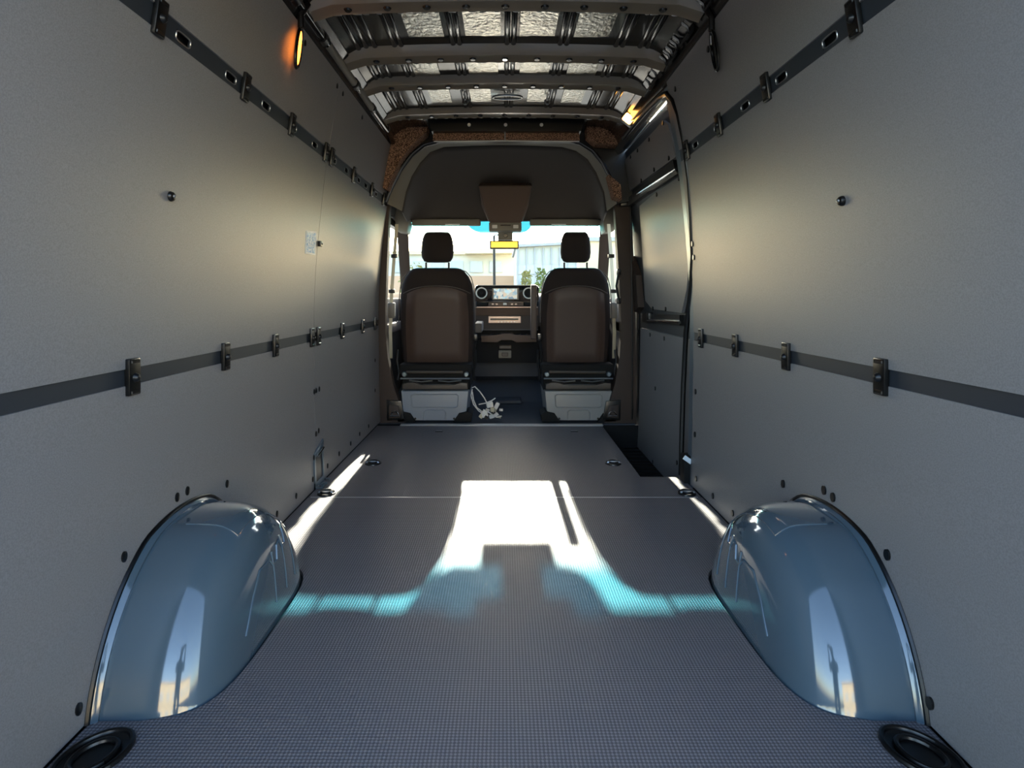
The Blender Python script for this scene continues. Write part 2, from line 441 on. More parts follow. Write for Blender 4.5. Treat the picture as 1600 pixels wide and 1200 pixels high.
# ---- front bulkhead arch: metal sheet round the cab opening
ARCH_PX = [(604, 318), (613, 296), (627, 268), (645, 244), (664, 229), (690, 222), (740, 220), (786, 219), (835, 220), (880, 221), (905, 226), (924, 238), (940, 257), (954, 284), (964, 318)]
OUT_PX = [(590, 318), (590, 285), (594, 255), (602, 225), (612, 202), (640, 192), (720, 188), (786, 187), (850, 188), (920, 190), (962, 195), (984, 210), (990, 240), (994, 275), (998, 318)]
YB = 4.02
bm = BM()
A = [at(x, y, YB) for x, y in ARCH_PX]; B = [at(x, y, YB) for x, y in OUT_PX]
ring = []
rings = []
for a, b in zip(A, B):
    o = b + (b - Vector((CX, YB, 1.2))).normalized() * .18
    rings.append([a, o, o + Vector((0, .05, 0)), a + Vector((0, .05, 0))])
loft(bm, rings)
wf = obj('wall_front', bm, 'dark_metal'); tag(wf, 'dark metal header panel framing the arched cab opening', 'wall', kind='structure')
bm = BM(); lathe(bm, (0, 0, 0), [(0, -.004), (.009, -.004), (.012, 0), (0, 0)], 'y', 12); rivet_me = mesh_of(bm, 'white_plastic')
for px in (733, 790, 846): inst(rivet_me, 'push_pin', wf, at(px, 195, 3.719))
bm = BM(); prism(bm, [(p.x, p.z) for p in (at(668, 186, 3.72), at(914, 186, 3.72), at(908, 205, 3.72), at(674, 205, 3.72))], 'y', 3.72, YB-.001)
obj('header_strip', bm, 'black', wf, False)
def pad(name, pts, label, Y=3.88, t=.12):
    bm = BM(); prism(bm, [(at(x, y, Y).x, at(x, y, Y).z) for x, y in pts], 'y', Y, Y+t, .004)
    o = obj(name, bm, 'carpet'); tag(o, label, 'insulation', 'insulation pads over the cab opening'); return o
pad('insulation_pad', [(605, 297), (596, 292), (597, 262), (604, 230), (614, 203), (648, 197), (668, 198), (666, 207), (642, 226), (624, 252), (611, 280)], 'brown speckled insulation pad on the driver side of the cab arch')
pad('insulation_pad', [(677, 206), (788, 205), (788, 218), (676, 219)], 'brown speckled insulation strip above headliner, on the side toward the driver', 3.76, .03)
pad('insulation_pad', [(790, 205), (905, 206), (906, 219), (790, 218)], 'brown speckled insulation strip above headliner, on the side toward the sliding door', 3.76, .03)
pad('insulation_pad', [(917, 195), (974, 197), (974, 219), (968, 226), (932, 224), (918, 212)], 'brown speckled insulation block below the lit roof lamp')
pad('insulation_pad', [(951, 272), (970, 288), (972, 312), (960, 308)], 'smallest brown insulation piece, on the pillar ahead of sliding door')
# black edging lines of the arch
bm = BM(); tube(bm, [at(x-2 if x < 786 else x+2, y-3, YB-.035) for x, y in ARCH_PX], .011, 8)
obj('edge_seal', bm, 'black', wf)

bm = BM(); tube(bm, [at(678, 221, 3.77), at(786, 220, 3.77), at(905, 221, 3.77)], .0035, 6); obj('edge_line', bm, 'white_plastic', wf)
# ---- headliner
def lerp(a, b, t): return a + (b - a) * t
IN_PX = [(628, 330), (634, 300), (643, 276), (656, 255), (672, 238), (694, 230), (740, 228), (786, 227), (835, 228), (878, 230), (900, 236), (918, 249), (932, 270), (944, 300), (948, 330)]
HD_PX = [(636, 346), (642, 345), (655, 344), (672, 343), (690, 342), (712, 342), (745, 342), (790, 342), (830, 342), (862, 342), (884, 342), (905, 343), (925, 344), (938, 345), (944, 346)]
bm = BM()
A = [at(x, y, YB+.01) for x, y in ARCH_PX]; I = [at(x, y, 4.13) for x, y in IN_PX]
mid = [lerp(a, b, .55) + Vector((0, -.02, 0)) for a, b in zip(A, I)]
loft(bm, [A, mid, I, [p + Vector((0, .03, .03)) for p in I]], closed=False)
ht = obj('trim_3', bm, 'trim_grey'); tag(ht, 'pale grey arched trim band around the cab headliner', 'trim', kind='structure')
bm = BM(); H = [at(x, y, 5.20) for x, y in HD_PX]; rings = []
for k in range(15):
    t = k / 14; r = []
    for a, b in zip(I, H):
        p = lerp(a, b, t); hz = b.z + (a.z - b.z) * math.cos(t * math.pi / 2) ** .75
        r.append(Vector((p.x, lerp(a.y, b.y, math.sin(t*math.pi/2) ** .9 * .35 + t * .65), hz)))
    rings.append(r)
rings.append([p + Vector((0, .05, .03)) for p in H])
loft(bm, rings, closed=False)
for f in bm.faces: pass
hl = obj('headliner', bm, 'headliner'); tag(hl, 'charcoal cab headliner curving down to the windscreen', 'headliner', kind='structure')
sol = hl.modifiers.new('thick', 'SOLIDIFY'); sol.thickness = .012; sol.offset = 0
# cab roof shell above the headliner keeps the sky out
bm = BM()
rings = []
for t in (0, .3, .6, .85, 1.):
    y = 4.02 + 1.30*t; z = 2.12 - .42*t**1.6; w = .99 - .03*t
    rings.append([(CX-w, y, 1.55), (CX-w+.06, y, z-.12), (CX-.5, y, z), (CX, y, z+.015), (CX+.5, y, z), (CX+w-.06, y, z-.12), (CX+w, y, 1.55)])
loft(bm, rings, closed=False)
cs = obj('cab_roof', bm, 'paint'); tag(cs, 'blue grey outer cab roof sheet above the headliner', 'roof', kind='structure')
s_ = cs.modifiers.new('thick', 'SOLIDIFY'); s_.thickness = .01
# overhead console
oc = thing('overhead_console', 'dark wedge shaped overhead console hanging above the rear view mirror', 'console', tuple(at(789, 356, 5.05)))
bm = BM()
def q(px, py, Y): return at(px, py, Y)
loft(bm, [[q(748, 290, 4.72), q(831, 290, 4.72), q(831, 286, 4.86), q(748, 286, 4.86)],
          [q(757, 325, 4.86), q(822, 325, 4.86), q(826, 322, 5.00), q(752, 322, 5.00)],
          [q(765, 348, 5.00), q(815, 348, 5.00), q(817, 346, 5.15), q(763, 346, 5.15)]])
bmesh.ops.bevel(bm, geom=bm.edges[:], offset=.008, segments=2, affect='EDGES')
obj('console_body', bm, 'dash_brown', oc)
bm = BM(); p0 = at(764, 347, 5.03); p1 = at(815, 361, 5.03); bb(bm, p0.x, p1.x, 5.02, 5.13, p1.z, p0.z, .012, 3)
lc = obj('reading_light_unit', bm, 'trim_grey', oc)
for px in (773, 806):
    bm = BM(); c = at(px, 354, 5.015); box(bm, c, (.045, .012, .03), None, .005, 2); obj('light_lens', bm, 'white_plastic', lc)
bm = BM(); c = at(790, 352, 5.017); box(bm, c, (.09, .01, .008), None, .003); obj('switch', bm, 'dash', lc)
# mirror
mr = thing('rear_view_mirror', 'interior rear view mirror hanging from its windscreen bracket', 'mirror', tuple(at(788, 381, 5.15)))
bm = BM(); p0 = at(778, 360, 5.20); p1 = at(801, 375, 5.20); bb(bm, p0.x, p1.x, 5.17, 5.25, p1.z, p0.z, .006, 2); bk = obj('bracket', bm, 'trim_grey', mr)
bm = BM(); lathe(bm, at(790, 368, 5.166), [(0, -.004), (.016, -.004), (.02, .004), (0, .006)], 'y', 16); obj('sensor_eye', bm, 'black', bk)
bm = BM(); p0 = at(765, 375.5, 5.15); p1 = at(811, 389, 5.15); bb(bm, p0.x, p1.x, 5.15, 5.185, p1.z, p0.z, .014, 3); ms = obj('mirror_shell', bm, 'black', mr)
bm = BM(); bb(bm, p0.x+.012, p1.x-.012, 5.144, 5.151, p1.z+.01, p0.z-.01, .002); obj('mirror_pane', bm, 'mirror_glass', ms)
# sun visors
for (x0, x1, lab) in ((643, 751, 'pale sun visor folded up above the driver seat'), (828, 938, 'pale sun visor folded up above the passenger seat')):
    v = thing('sun_visor', lab, 'sun visor', tuple(at((x0+x1)/2, 348, 5.17)), 'pair of sun visors')
    bm = BM(); p0 = at(x0, 342, 5.17); p1 = at(x1, 352.5, 5.17); bb(bm, p0.x, p1.x, 5.16, 5.22, p1.z, p0.z, .016, 3); vb = obj('visor_pad', bm, 'trim_grey', v)
    bm = BM(); c = at((x0+x1)/2 + (10 if x0 < 786 else -10), 350.7, 5.156); box(bm, c, (.13, .004, .008)); obj('warning_label', bm, 'sticker_white', vb)
    bm = BM(); e = x0 if x0 < 786 else x1; tube(bm, [at(e, 347, 5.18), at(e + (-6 if x0 < 786 else 6), 344, 5.18), at(e + (-8 if x0 < 786 else 8), 338, 5.18)], .008, 8); obj('visor_arm', bm, 'trim_grey', v)

# ---- windscreen
def ws(u, v):      # u -1..1 across, v 0 bottom .. 1 top
    y = 6.05 - .78 * v - .12 * abs(u) ** 2.2 ; z = .94 + .645 * v
    w = .96 - .095 * v
    return Vector((CX + u * w, y, z))
def ws_part(v0, v1, m, name, nv):
    bm = BM(); nu = 24
    g = [[bm.verts.new(ws(-1 + 2*i/nu, v0 + (v1-v0)*j/nv)) for i in range(nu+1)] for j in range(nv+1)]
    for j in range(nv):
        for i in range(nu): bm.faces.new((g[j][i], g[j][i+1], g[j+1][i+1], g[j+1][i]))
    return bm
VB = .80
bm = ws_part(0, VB, 'glass', 'w', 8); win = obj('window_1', bm, 'glass'); tag(win, 'wide clear windscreen of the cab with blue shade band', 'windscreen', kind='structure')
bm = ws_part(VB, 1.0, 'glass_blue', 'b', 3); obj('tint_band', bm, 'glass_blue', win)
# printed shade behind the mirror
bm = BM(); pts = [ws(-.41, .99), ws(.31, .99), ws(.27, .90), ws(.235, .865), ws(.18, .844), ws(-.24, .844), ws(-.30, .865), ws(-.35, .90)]
bm.faces.new([bm.verts.new(p + Vector((0, -.012, 0))) for p in pts]); obj('shade_patch', bm, 'glass_shade', win)
bm = BM(); bb(bm, CX-.90, CX+.90, 5.225, 5.31, 1.582, 1.78, .01); hb = obj('trim_9', bm, 'headliner'); tag(hb, 'dark header beam along the top of the windscreen', 'header', kind='structure')
# A pillars
for side, n in ((-1, 'trim_4'), (1, 'trim_5')):
    bm = BM(); rings = []
    for k in range(9):
        v = k / 8; p = ws(side*1.0, v) + Vector((side*.035, -.02, 0))
        rings.append([p + Vector((side*a, b, 0)) for a, b in ((-.05, -.05), (.05, -.06), (.06, .05), (-.03, .05))])
    loft(bm, rings)
    o = obj(n, bm, 'pillar'); tag(o, 'dark windscreen pillar on the ' + ('driver' if side < 0 else 'passenger') + ' side of the cab', 'pillar', kind='structure')
    # light curved cap where the pillar meets the headliner
    bm = BM(); s = [(618, 312), (634, 322), (640, 350), (637, 364), (622, 362), (617, 338)] if side < 0 else [(955, 312), (944, 322), (941, 350), (944, 364), (958, 362), (960, 338)]
    prism(bm, [(at(x, y, 5.0).x, at(x, y, 5.0).z) for x, y in s], 'y', 4.95, 5.15, .01); obj('pillar_cap', bm, 'trim_grey', o)
# cab doors with side windows
for side, n, wn_, lab in ((-1, 'door_2', 'window_2', 'driver'), (1, 'door_3', 'window_3', 'passenger')):
    X = CX + side * .955
    bm = BM(); bb(bm, min(X, X+side*.06), max(X, X+side*.06), 4.14, 6.0, -.15, .88, .01); d = obj(n, bm, 'dash'); tag(d, 'dark inner trim of the ' + lab + ' cab door beside the seat', 'door', kind='structure')
    bm = BM(); bb(bm, min(X, X+side*.05), max(X, X+side*.05), 4.10, 4.22, .88, 1.60); bb(bm, min(X, X+side*.05), max(X, X+side*.05), 4.2, 5.35, 1.50, 1.62); obj('window_frame', bm, 'black', d, False)
    bm = BM(); bb(bm, min(X, X+side*.02)-0, max(X, X-side*.06), 4.3, 5.1, .60, .68, .02, 2); obj('arm_rest', bm, 'pillar', d)
    bm = BM(); xg = X + side*.02; v = [bm.verts.new(p) for p in ((xg, 4.14, .88), (xg, 5.98, .88), (xg - side*.03, 5.3, 1.52), (xg - side*.03, 4.14, 1.52))]; bm.faces.new(v)
    w = obj(wn_, bm, 'glass', None, False); tag(w, 'side window glass in the ' + lab + ' cab door', 'window', kind='structure')

# ---- B pillars
def pillar(px_in, px_out, name, label):
    bm = BM(); Y = 4.12
    a = [at(x, y, Y) for x, y in px_in]; b = [at(x, y, Y) for x, y in px_out]
    prism(bm, [(p.x, max(p.z, -.16)) for p in a] + [(p.x, max(p.z, -.16)) for p in reversed(b)], 'y', Y, Y+.07, .012)
    o = obj(name, bm, 'pillar'); tag(o, label, 'pillar', kind='structure'); return o
p1 = pillar([(612, 300), (608, 330), (606, 380), (604, 430), (602, 480), (602, 520), (606, 560), (614, 600), (624, 630), (633, 652), (634, 664)], [(584, 300), (582, 400), (580, 500), (580, 664)], 'trim_6', 'dark brown plastic pillar trim behind the driver seat')
p2 = pillar([(957, 300), (961, 330), (964, 380), (967, 430), (970, 480), (971, 520), (968, 560), (961, 600), (952, 630), (944, 652), (943, 664)], [(986, 300), (990, 400), (993, 500), (995, 664)], 'trim_7', 'dark brown plastic pillar trim ahead of the sliding door')
for o, s, x in ((p1, 1, 587), (p2, -1, 988)):
    bm = BM(); tube(bm, [at(x + s*3, 310, 4.115), at(x + s*1, 420, 4.115), at(x, 520, 4.115), at(x, 655, 4.115)], .006, 8); obj('edge_bead', bm, 'black', o)
bm = BM()
for py in (425, 470): box(bm, at(967, py, 4.11) , (.03, .03, .045), None, .006, 2)
bmesh.ops.delete(bm, geom=[], context='VERTS'); tube(bm, [at(967, 425, 4.10), at(963, 447, 4.095), at(967, 470, 4.10)], .008, 8)
obj('grab_handle', bm, 'black', p2)
bm = BM(); prism(bm, [(at(x, y, 4.09).x, at(x, y, 4.09).z) for x, y in ((968, 302), (984, 300), (985, 322), (970, 322))], 'y', 4.08, 4.13, .008); obj('hinge_cover', bm, 'black', p2)
# seat belts beside the pillars; pale webbing colour stands for sun on it
for (pts, lab, s) in (([(620, 350), (616, 400), (612, 455), (610, 520), (611, 560)], 'seat belt webbing coloured sunlit pale, hanging beside the driver side pillar', 1), ([(951, 350), (955, 400), (958, 455), (960, 520), (959, 560)], 'seat belt webbing coloured sunlit pale, hanging beside the sliding door pillar', -1)):
    b = thing('seat_belt', lab, 'seat belt', tuple(at(*pts[-1], 4.46)), 'pair of cab seat belts')
    bm = BM(); loft(bm, [[at(x-2.6, y, 4.46), at(x+2.6, y, 4.48), at(x+2.6, y, 4.484), at(x-2.6, y, 4.464)] for x, y in pts]); obj('webbing', bm, 'cream', b)
    for (x, y) in (pts[1], pts[2]):
        bm = BM(); box(bm, at(x, y, 4.45), (.05, .02, .03), None, .006, 2); obj('guide', bm, 'black', b)
    bm = BM(); box(bm, at(pts[3][0]+s*2, 485, 4.47), (.055, .04, .12), None, .008, 2); obj('buckle', bm, 'trim_grey', b)

# ---- sliding door
DO = .06
bm = BM(); wall_sheet(bm, 1, 2.78, 4.18, -.17, 1.90, DO+.012, DO+.03); sd1 = obj('door_1', bm, 'rail'); tag(sd1, 'closed sliding door with grey lining panels and black metal frame', 'door', kind='structure')
def dpatch(px_pts, name, m, o0, o1, solve_off):
    pts = [(p.y, p.z) for p in (on_wall(x, y, 1, solve_off) for x, y in px_pts)]
    bm = BM(); A = [bm.verts.new((wx(1, z, o0), y, z)) for y, z in pts]; B = [bm.verts.new((wx(1, z, o1), y, z)) for y, z in pts]; n = len(pts)
    bm.faces.new(A); bm.faces.new(list(reversed(B)))
    for i in range(n): bm.faces.new((A[i], B[i], B[(i+1) % n], A[(i+1) % n]))
    return obj(name, bm, m, sd1, True, 20)
def dsheet(y0, y1, z0, z1, name, m, o0, o1, rnd=None):
    bm = BM(); wall_sheet(bm, 1, y0, y1, z0, z1, o0, o1, .05); return obj(name, bm, m, sd1)
dpatch([(977, 250), (1000, 228), (1026, 201), (1037, 188), (1044, 193), (1050, 212), (1056, 246), (1020, 272), (978, 303)], 'door_panel', 'panel', DO-.004, DO+.014, DO)
dpatch([(1000, 322), (1024, 302), (1062, 276), (1070, 340), (1077, 420), (1074, 452), (1066, 489), (1020, 483), (1009, 470), (1006, 420), (1003, 370)], 'door_panel', 'panel', DO-.004, DO+.014, DO)
dsheet(2.83, 4.02, -.155, .675, 'door_panel', 'panel', DO-.006, DO+.014)
bar = dpatch([(985, 310), (1058, 250), (1062, 270), (986, 322)], 'waist_bar', 'black', DO-.022, DO+.012, DO)
bm = BM(); a, b = on_wall(996, 303, 1, DO-.03), on_wall(1056, 264, 1, DO-.03); tube(bm, [a, lerp(a, b, .5), b], .007, 8); obj('pull_rail', bm, 'chrome', sd1)
dpatch([(1010, 300), (1056, 267), (1059, 271), (1022, 296)], 'pull_recess', 'trim_grey', DO-.026, DO-.02, DO-.024)
dpatch([(1007, 490), (1065, 492), (1065, 508), (1006, 503)], 'handle_recess', 'black', DO-.012, DO+.012, DO)
bm = BM(); a, b = on_wall(1012, 500, 1, DO-.025), on_wall(1062, 504, 1, DO-.025); tube(bm, [a, b], .008, 8); obj('door_handle', bm, 'chrome', sd1)
bm = BM(); c = on_wall(1015, 494, 1, DO-.02); box(bm, c, (.03, .06, .05), None, .008, 2); obj('latch', bm, 'dark_metal', sd1)
dpatch([(990, 400), (1000, 430), (1004, 480), (998, 488), (991, 470)], 'inner_cover', 'pillar', DO-.03, DO+.012, DO)
for px, py in ((985, 245), (996, 235), (1014, 218), (1036, 192), (1045, 247), (1022, 265), (1002, 282), (1026, 304), (1061, 279), (1020, 482), (1040, 483), (1016, 523), (1038, 529), (1024, 607), (1020, 722), (1058, 723), (997, 518)):
    inst(plug_me, 'plug', sd1, on_wall(px, py, 1, DO-.006))
# aperture: rear post, top track, seal
bm = BM()
for z0, z1 in ((-.17, .5), (.5, 1.0), (1.0, 1.4), (1.4, 1.7), (1.7, 1.9)): wall_sheet(bm, 1, 2.737, 2.80, z0, z1, .004, DO+.02)
ap = obj('trim_8', bm, 'galvanised'); tag(ap, 'painted metal post between sliding door and rear wall panels', 'door post', kind='structure')
SEAL = [(1064, 742), (1066, 660), (1068, 600), (1072, 520), (1080, 450), (1083, 400), (1081, 340), (1077, 280), (1069, 220), (1060, 178), (1052, 158), (1042, 146), (1030, 152), (1010, 172), (990, 196), (974, 216)]
bm = BM(); pts = []
for i, (x, y) in enumerate(SEAL): pts.append(on_wall(x, y, 1, .006 if i < 10 else .0))
tube(bm, [p if i < 9 else p for i, p in enumerate(pts)], .013, 8); obj('door_seal', bm, 'black', ap)
bm = BM(); tube(bm, [on_wall(1036, 136, 1, -.012), on_wall(1010, 162, 1, -.012), on_wall(985, 190, 1, -.012)], .005, 8); obj('track_lip', bm, 'dark_metal', ap)
bm = BM(); tube(bm, [on_wall(1034, 158, 1, .02), on_wall(1008, 184, 1, .02), on_wall(980, 214, 1, .02)], .004, 8); obj('track_lip', bm, 'steel', ap)
bm = BM(); tube(bm, [on_wall(1034, 172, 1, .03), on_wall(1008, 200, 1, .03), on_wall(980, 232, 1, .03)], .004, 8); obj('track_lip', bm, 'steel', ap)

# ================================================================== THINGS
# ---- wheel arches
def arch_mesh(side):
    bm = BM(); nt, nr = 48, 26; rows = []
    rs = [1 - (1 - j/nr)**2.2 for j in range(nr+1)]
    rs = [min(r, 1.) for r in rs]
    for j in range(nr+1):
        r = rs[j] ; row = []
        for i in range(nt+1):
            th = math.pi * i / nt; y = AYC - AA*r*math.cos(th); z = max(AZ + AB*r*math.sin(th), -.02)
            d = AW * max(0., 1 - r**AN)**(1/AN)
            if z > .30: z = .30 + (z-.30)*.45
            row.append(bm.verts.new((wx(side, max(z, 0)) - side*(d), y, z)))
        rows.append(row)
    for a, b in zip(rows, rows[1:]):
        for i in range(nt):
            try: bm.faces.new((a[i], a[i+1], b[i+1], b[i]))
            except ValueError: pass
    bmesh.ops.remove_doubles(bm, verts=bm.verts[:], dist=1e-5)
    return bm
def asurf(side, y, z, lift=.0): return Vector((wx(side, z) - side*(arch_d(y, z) + lift), y, z))
def wheel_arch(side, label):
    t = thing('wheel_arch', label, 'wheel arch', (wx(side, 0)-side*.1, AYC, 0), 'pair of wheel arches')
    b = obj('arch_body', arch_mesh(side), 'paint', t, True, 60)
    bm = BM(); a_ = math.asin((-.004-AZ)/AB); A = [a_ + (math.pi-2*a_)*i/40 for i in range(41)]; rings = []
    for a in A:
        def P(r, d):
            z = AZ + AB*r*math.sin(a)
            if z > .30: z = .30 + (z-.30)*.6
            return Vector((wx(side, max(z, 0)) - side*d, AYC-AA*r*math.cos(a), z))
        rings.append([P(.98, .03), P(1.0, .016), P(1.02, .018), P(1.035, .010), P(1.045, .002), P(1.045, -.01), P(.98, -.01)])
    loft(bm, rings); obj('flange', bm, 'paint', t, True, 50)
    bm = BM(); tube(bm, [Vector((wx(side, max(0, z))-side*.002, AYC-AA*1.05*math.cos(a), z if z < .30 else .30+(z-.30)*.6)) for a in A for z in [AZ+AB*1.05*math.sin(a)]], .006, 6); obj('edge_gap', bm, 'black', t)
    # plate lying on the crown
    bm = BM(); n = 10; g = []
    for j in range(n+1):
        row = []
        for i in range(n+1):
            y = 1.50 + .30*j/n; d = .055 + .135*i/n
            r = max(0., 1-(d/AW)**AN)**(1/AN); s = max(0., r*r - ((y-AYC)/AA)**2)**.5; z = AZ + AB*s
            if z > .30: z = .30+(z-.30)*.45
            row.append(bm.verts.new((wx(side, z)-side*d, y, z+.003)))
        g.append(row)
    for j in range(n):
        for i in range(n): bm.faces.new((g[j][i], g[j][i+1], g[j+1][i+1], g[j+1][i]))
    ext = bmesh.ops.extrude_face_region(bm, geom=bm.faces[:]); bmesh.ops.translate(bm, verts=[v for v in ext['geom'] if isinstance(v, bmesh.types.BMVert)], vec=(0, 0, -.006))
    obj('crown_plate', bm, 'paint', t)
    # pressed ribs on the inner face
    for y in (1.60, 1.68, 1.76):
        top = .205 - .16*(1.70-y) if y < 1.7 else .205
        bm = BM(); tube(bm, [asurf(side, y, z, -.001) for z in (.05, .09, .13, .17, top)], .0045, 6); obj('pressed_rib', bm, 'paint', t)
    bm = BM(); path = [(1.42, .06), (1.47, .13), (1.52, .175), (1.58, .175), (1.595, .155), (1.625, .155), (1.64, .19), (1.665, .195), (1.68, .17), (1.705, .17), (1.72, .205), (1.76, .21), (1.79, .18)]
    tube(bm, [asurf(side, y, z, 0.) for y, z in path], .0038, 6); obj('lap_seam', bm, 'paint', t)
    return t
wheel_arch(-1, 'glossy blue grey wheel arch against the driver side wall')
wheel_arch(1, 'glossy blue grey wheel arch against the sliding door side wall')

# ---- cargo rails with clips
CLIPS = [.92, 1.372, 1.831, 2.232]
def rail(side, zc, hh, y0, y1, clips, slots, label):
    t = thing('cargo_rail', label, 'rail', (wx(side, zc), (y0+y1)/2, zc), 'rails along the side walls')
    z0, z1 = zc-hh, zc+hh
    bm = BM()
    if slots:
        sh, sl = .013, .033
        wall_sheet(bm, side, y0, y1, zc+sh, z1, .005, .012); wall_sheet(bm, side, y0, y1, z0, zc-sh, .005, .012)
        ys = [y0] + [v for s in slots for v in (s-sl, s+sl)] + [y1]
        for a, b in zip(ys[::2], ys[1::2]): wall_sheet(bm, side, a, b, zc-sh, zc+sh, .005, .012)
    else: wall_sheet(bm, side, y0, y1, z0, z1, .005, .012)
    obj('rail_strip', bm, 'rail', t)
    for s in slots:
        bm = BM(); pts = []
        for k in range(25):
            a = 2*math.pi*k/24; cy = (abs(math.cos(a))**.5)*math.copysign(1, math.cos(a)); cz = (abs(math.sin(a))**.5)*math.copysign(1, math.sin(a))
            z = zc + .0125*cz; pts.append((wx(side, z, .005), s + .033*cy, z))
        tube(bm, pts, .0022, 6, False); obj('slot_rim', bm, 'steel', t)
    slope = math.atan2(half(zc+.05)-half(zc-.05), .1) * side
    rot = Matrix.Rotation(slope, 3, 'Y')
    for y in clips:
        bm = BM(); c = (wx(side, zc, -.004), y, zc)
        box(bm, c, (.014, .042, .088), rot, .004, 2)
        for dz in (-.036, .036): box(bm, Vector(c) + rot @ Vector((-side*.004, 0, dz)), (.01, .034, .012), rot, .003, 1)
        cp = obj('clip', bm, 'black', t)
        bm = BM(); lathe(bm, (0, 0, 0), [(0, -.008), (.006, -.007), (.010, -.003), (.0115, .002), (0, .004)] if side > 0 else [(0, .008), (.006, .007), (.010, .003), (.0115, -.002), (0, -.004)], 'x', 14)
        bmesh.ops.translate(bm, verts=bm.verts[:], vec=Vector(c) + Vector((-side*.009, 0, -.002)))
        obj('bolt', bm, 'dark_metal', cp)
    return t
SL = [.97, 1.23, 1.49, 1.75, 2.01, 2.27, 2.53]
rail(-1, ZLR, .021, REAR, 4.03, CLIPS + [2.66, 2.752, 3.16, 3.62, 3.97], [], 'plain dark rail with black clips at waist height, driver side wall')
rail(1, ZLR, .021, REAR, 2.735, CLIPS + [2.62], [], 'plain dark rail with black clips at waist height, sliding door side wall')
rail(-1, ZUR, .028, REAR, 4.03, CLIPS + [2.66, 2.752, 3.16, 3.60, 3.95], SL + [2.82, 3.04, 3.30, 3.47, 3.75], 'slotted dark rail with black clips above head height, driver side wall')
rail(1, ZUR, .028, REAR, 2.735, CLIPS + [2.62], SL, 'slotted dark rail with black clips above head height, sliding door side wall')

# ---- single studs, sticker
def stud(px, py, side, label):
    c = on_wall(px, py, side); t = thing('wall_stud', label, 'stud', tuple(c), 'black studs on the walls'); s = side
    bm = BM(); lathe(bm, c, [(0, .002), (.013, .002), (.0135, -s*.004), (.011, -s*.010), (.007, -s*.012), (0, -s*.012)] if True else [], 'x', 18); obj('cap', bm, 'black', t)
    bm = BM(); lathe(bm, c, [(0, -s*.011), (.005, -s*.012), (.004, -s*.016), (0, -s*.017)], 'x', 12); obj('rivet', bm, 'steel', t)
stud(265, 307, -1, 'round black stud alone on the driver side wall'); stud(1317, 314, 1, 'round black stud alone on the sliding door side wall')
c = on_wall(498, 381, -1); t = thing('panel_clip', 'square black clip on panel joint next to the blue sticker', 'clip', tuple(c))
bm = BM(); box(bm, c + Vector((.007, 0, 0)), (.016, .030, .026), None, .004, 2); obj('clip_body', bm, 'black', t)
bm = BM(); lathe(bm, c, [(0, .014), (.006, .017), (.004, .02), (0, .02)], 'x', 12); obj('clip_pin', bm, 'dark_metal', t)
pa = [on_wall(x, y, -1, -.001) for x, y in ((478, 360), (495, 362), (493, 399), (477, 396))]
bm = BM(); wall_patch(bm, -1, [(p.y, p.z) for p in pa], -.0015, .001); st = obj('sticker', bm, 'sticker_white'); tag(st, 'small white and blue sticker on the driver side wall', 'sticker')
cy = sum(p.y for p in pa)/4; cz = sum(p.z for p in pa)/4
bm = BM(); wall_patch(bm, -1, [(cy+(p.y-cy)*.8, cz+(p.z-cz)*.86) for p in pa], -.0022, -.0012); obj('sticker_print', bm, 'sticker_blue', st)

# ---- floor lashing points
def lash(px, py, rx, ry, label, ring=True, rot=0.):
    c = on_floor(px, py); t = thing('floor_lashing_point', label, 'lashing point', tuple(c), 'lashing points let into the floor')
    bm = BM(); lathe(bm, (c.x, c.y, 0), [(.02, .0012), (.7, .0012), (.88, .003), (.95, .006), (1.0, .005), (1.04, .0), (1.04, -.005), (.02, -.005)], 'z', 28)
    for v in bm.verts: v.co.x = c.x + (v.co.x-c.x)*rx; v.co.y = c.y + (v.co.y-c.y)*ry
    if rot: bmesh.ops.rotate(bm, cent=c, matrix=Matrix.Rotation(rot, 3, 'Z'), verts=bm.verts[:])
    obj('cup', bm, 'black', t)
    if not ring:
        bm = BM(); ring_tube(bm, (c.x, c.y, .005), (1, 0, 0), (0, 1, 0), rx, ry, .006, 32, 8); ring_tube(bm, (c.x, c.y, .004), (1, 0, 0), (0, 1, 0), rx*.62, ry*.62, .006, 28, 8)
        bmesh.ops.rotate(bm, cent=c, matrix=Matrix.Rotation(rot, 3, 'Z'), verts=bm.verts[:]); obj('rim', bm, 'black', t)
    if ring:
        bm = BM(); ring_tube(bm, (c.x, c.y, .010), (1, 0, 0), (0, 1, 0), rx*.62, ry*.55, .0055, 20); r_ = obj('lashing_ring', bm, 'dark_metal', t)
        bm = BM(); tube(bm, [(c.x-rx*.8, c.y-ry*.25, .008), (c.x-rx*.3, c.y-ry*.25, .012), (c.x+rx*.3, c.y-ry*.25, .012), (c.x+rx*.8, c.y-ry*.25, .008)], .006, 8); obj('hinge_bar', bm, 'steel', t)
lash(583, 724, .042, .045, 'round lashing ring in front floor panel, by the driver side wall')
lash(510, 771, .040, .040, 'round lashing ring at the floor joint, by the driver side wall')
lash(958, 724, .042, .045, 'round lashing ring in front floor panel, beside the step well')
lash(1073, 771, .040, .040, 'round lashing ring at the floor joint, by the sliding door side wall')
lash(146, 1184, .054, .068, 'large oval black lashing cup behind the driver side wheel arch', False, R(-28))
lash(1440, 1180, .054, .070, 'large oval black lashing cup behind the sliding door side wheel arch', False, R(28))
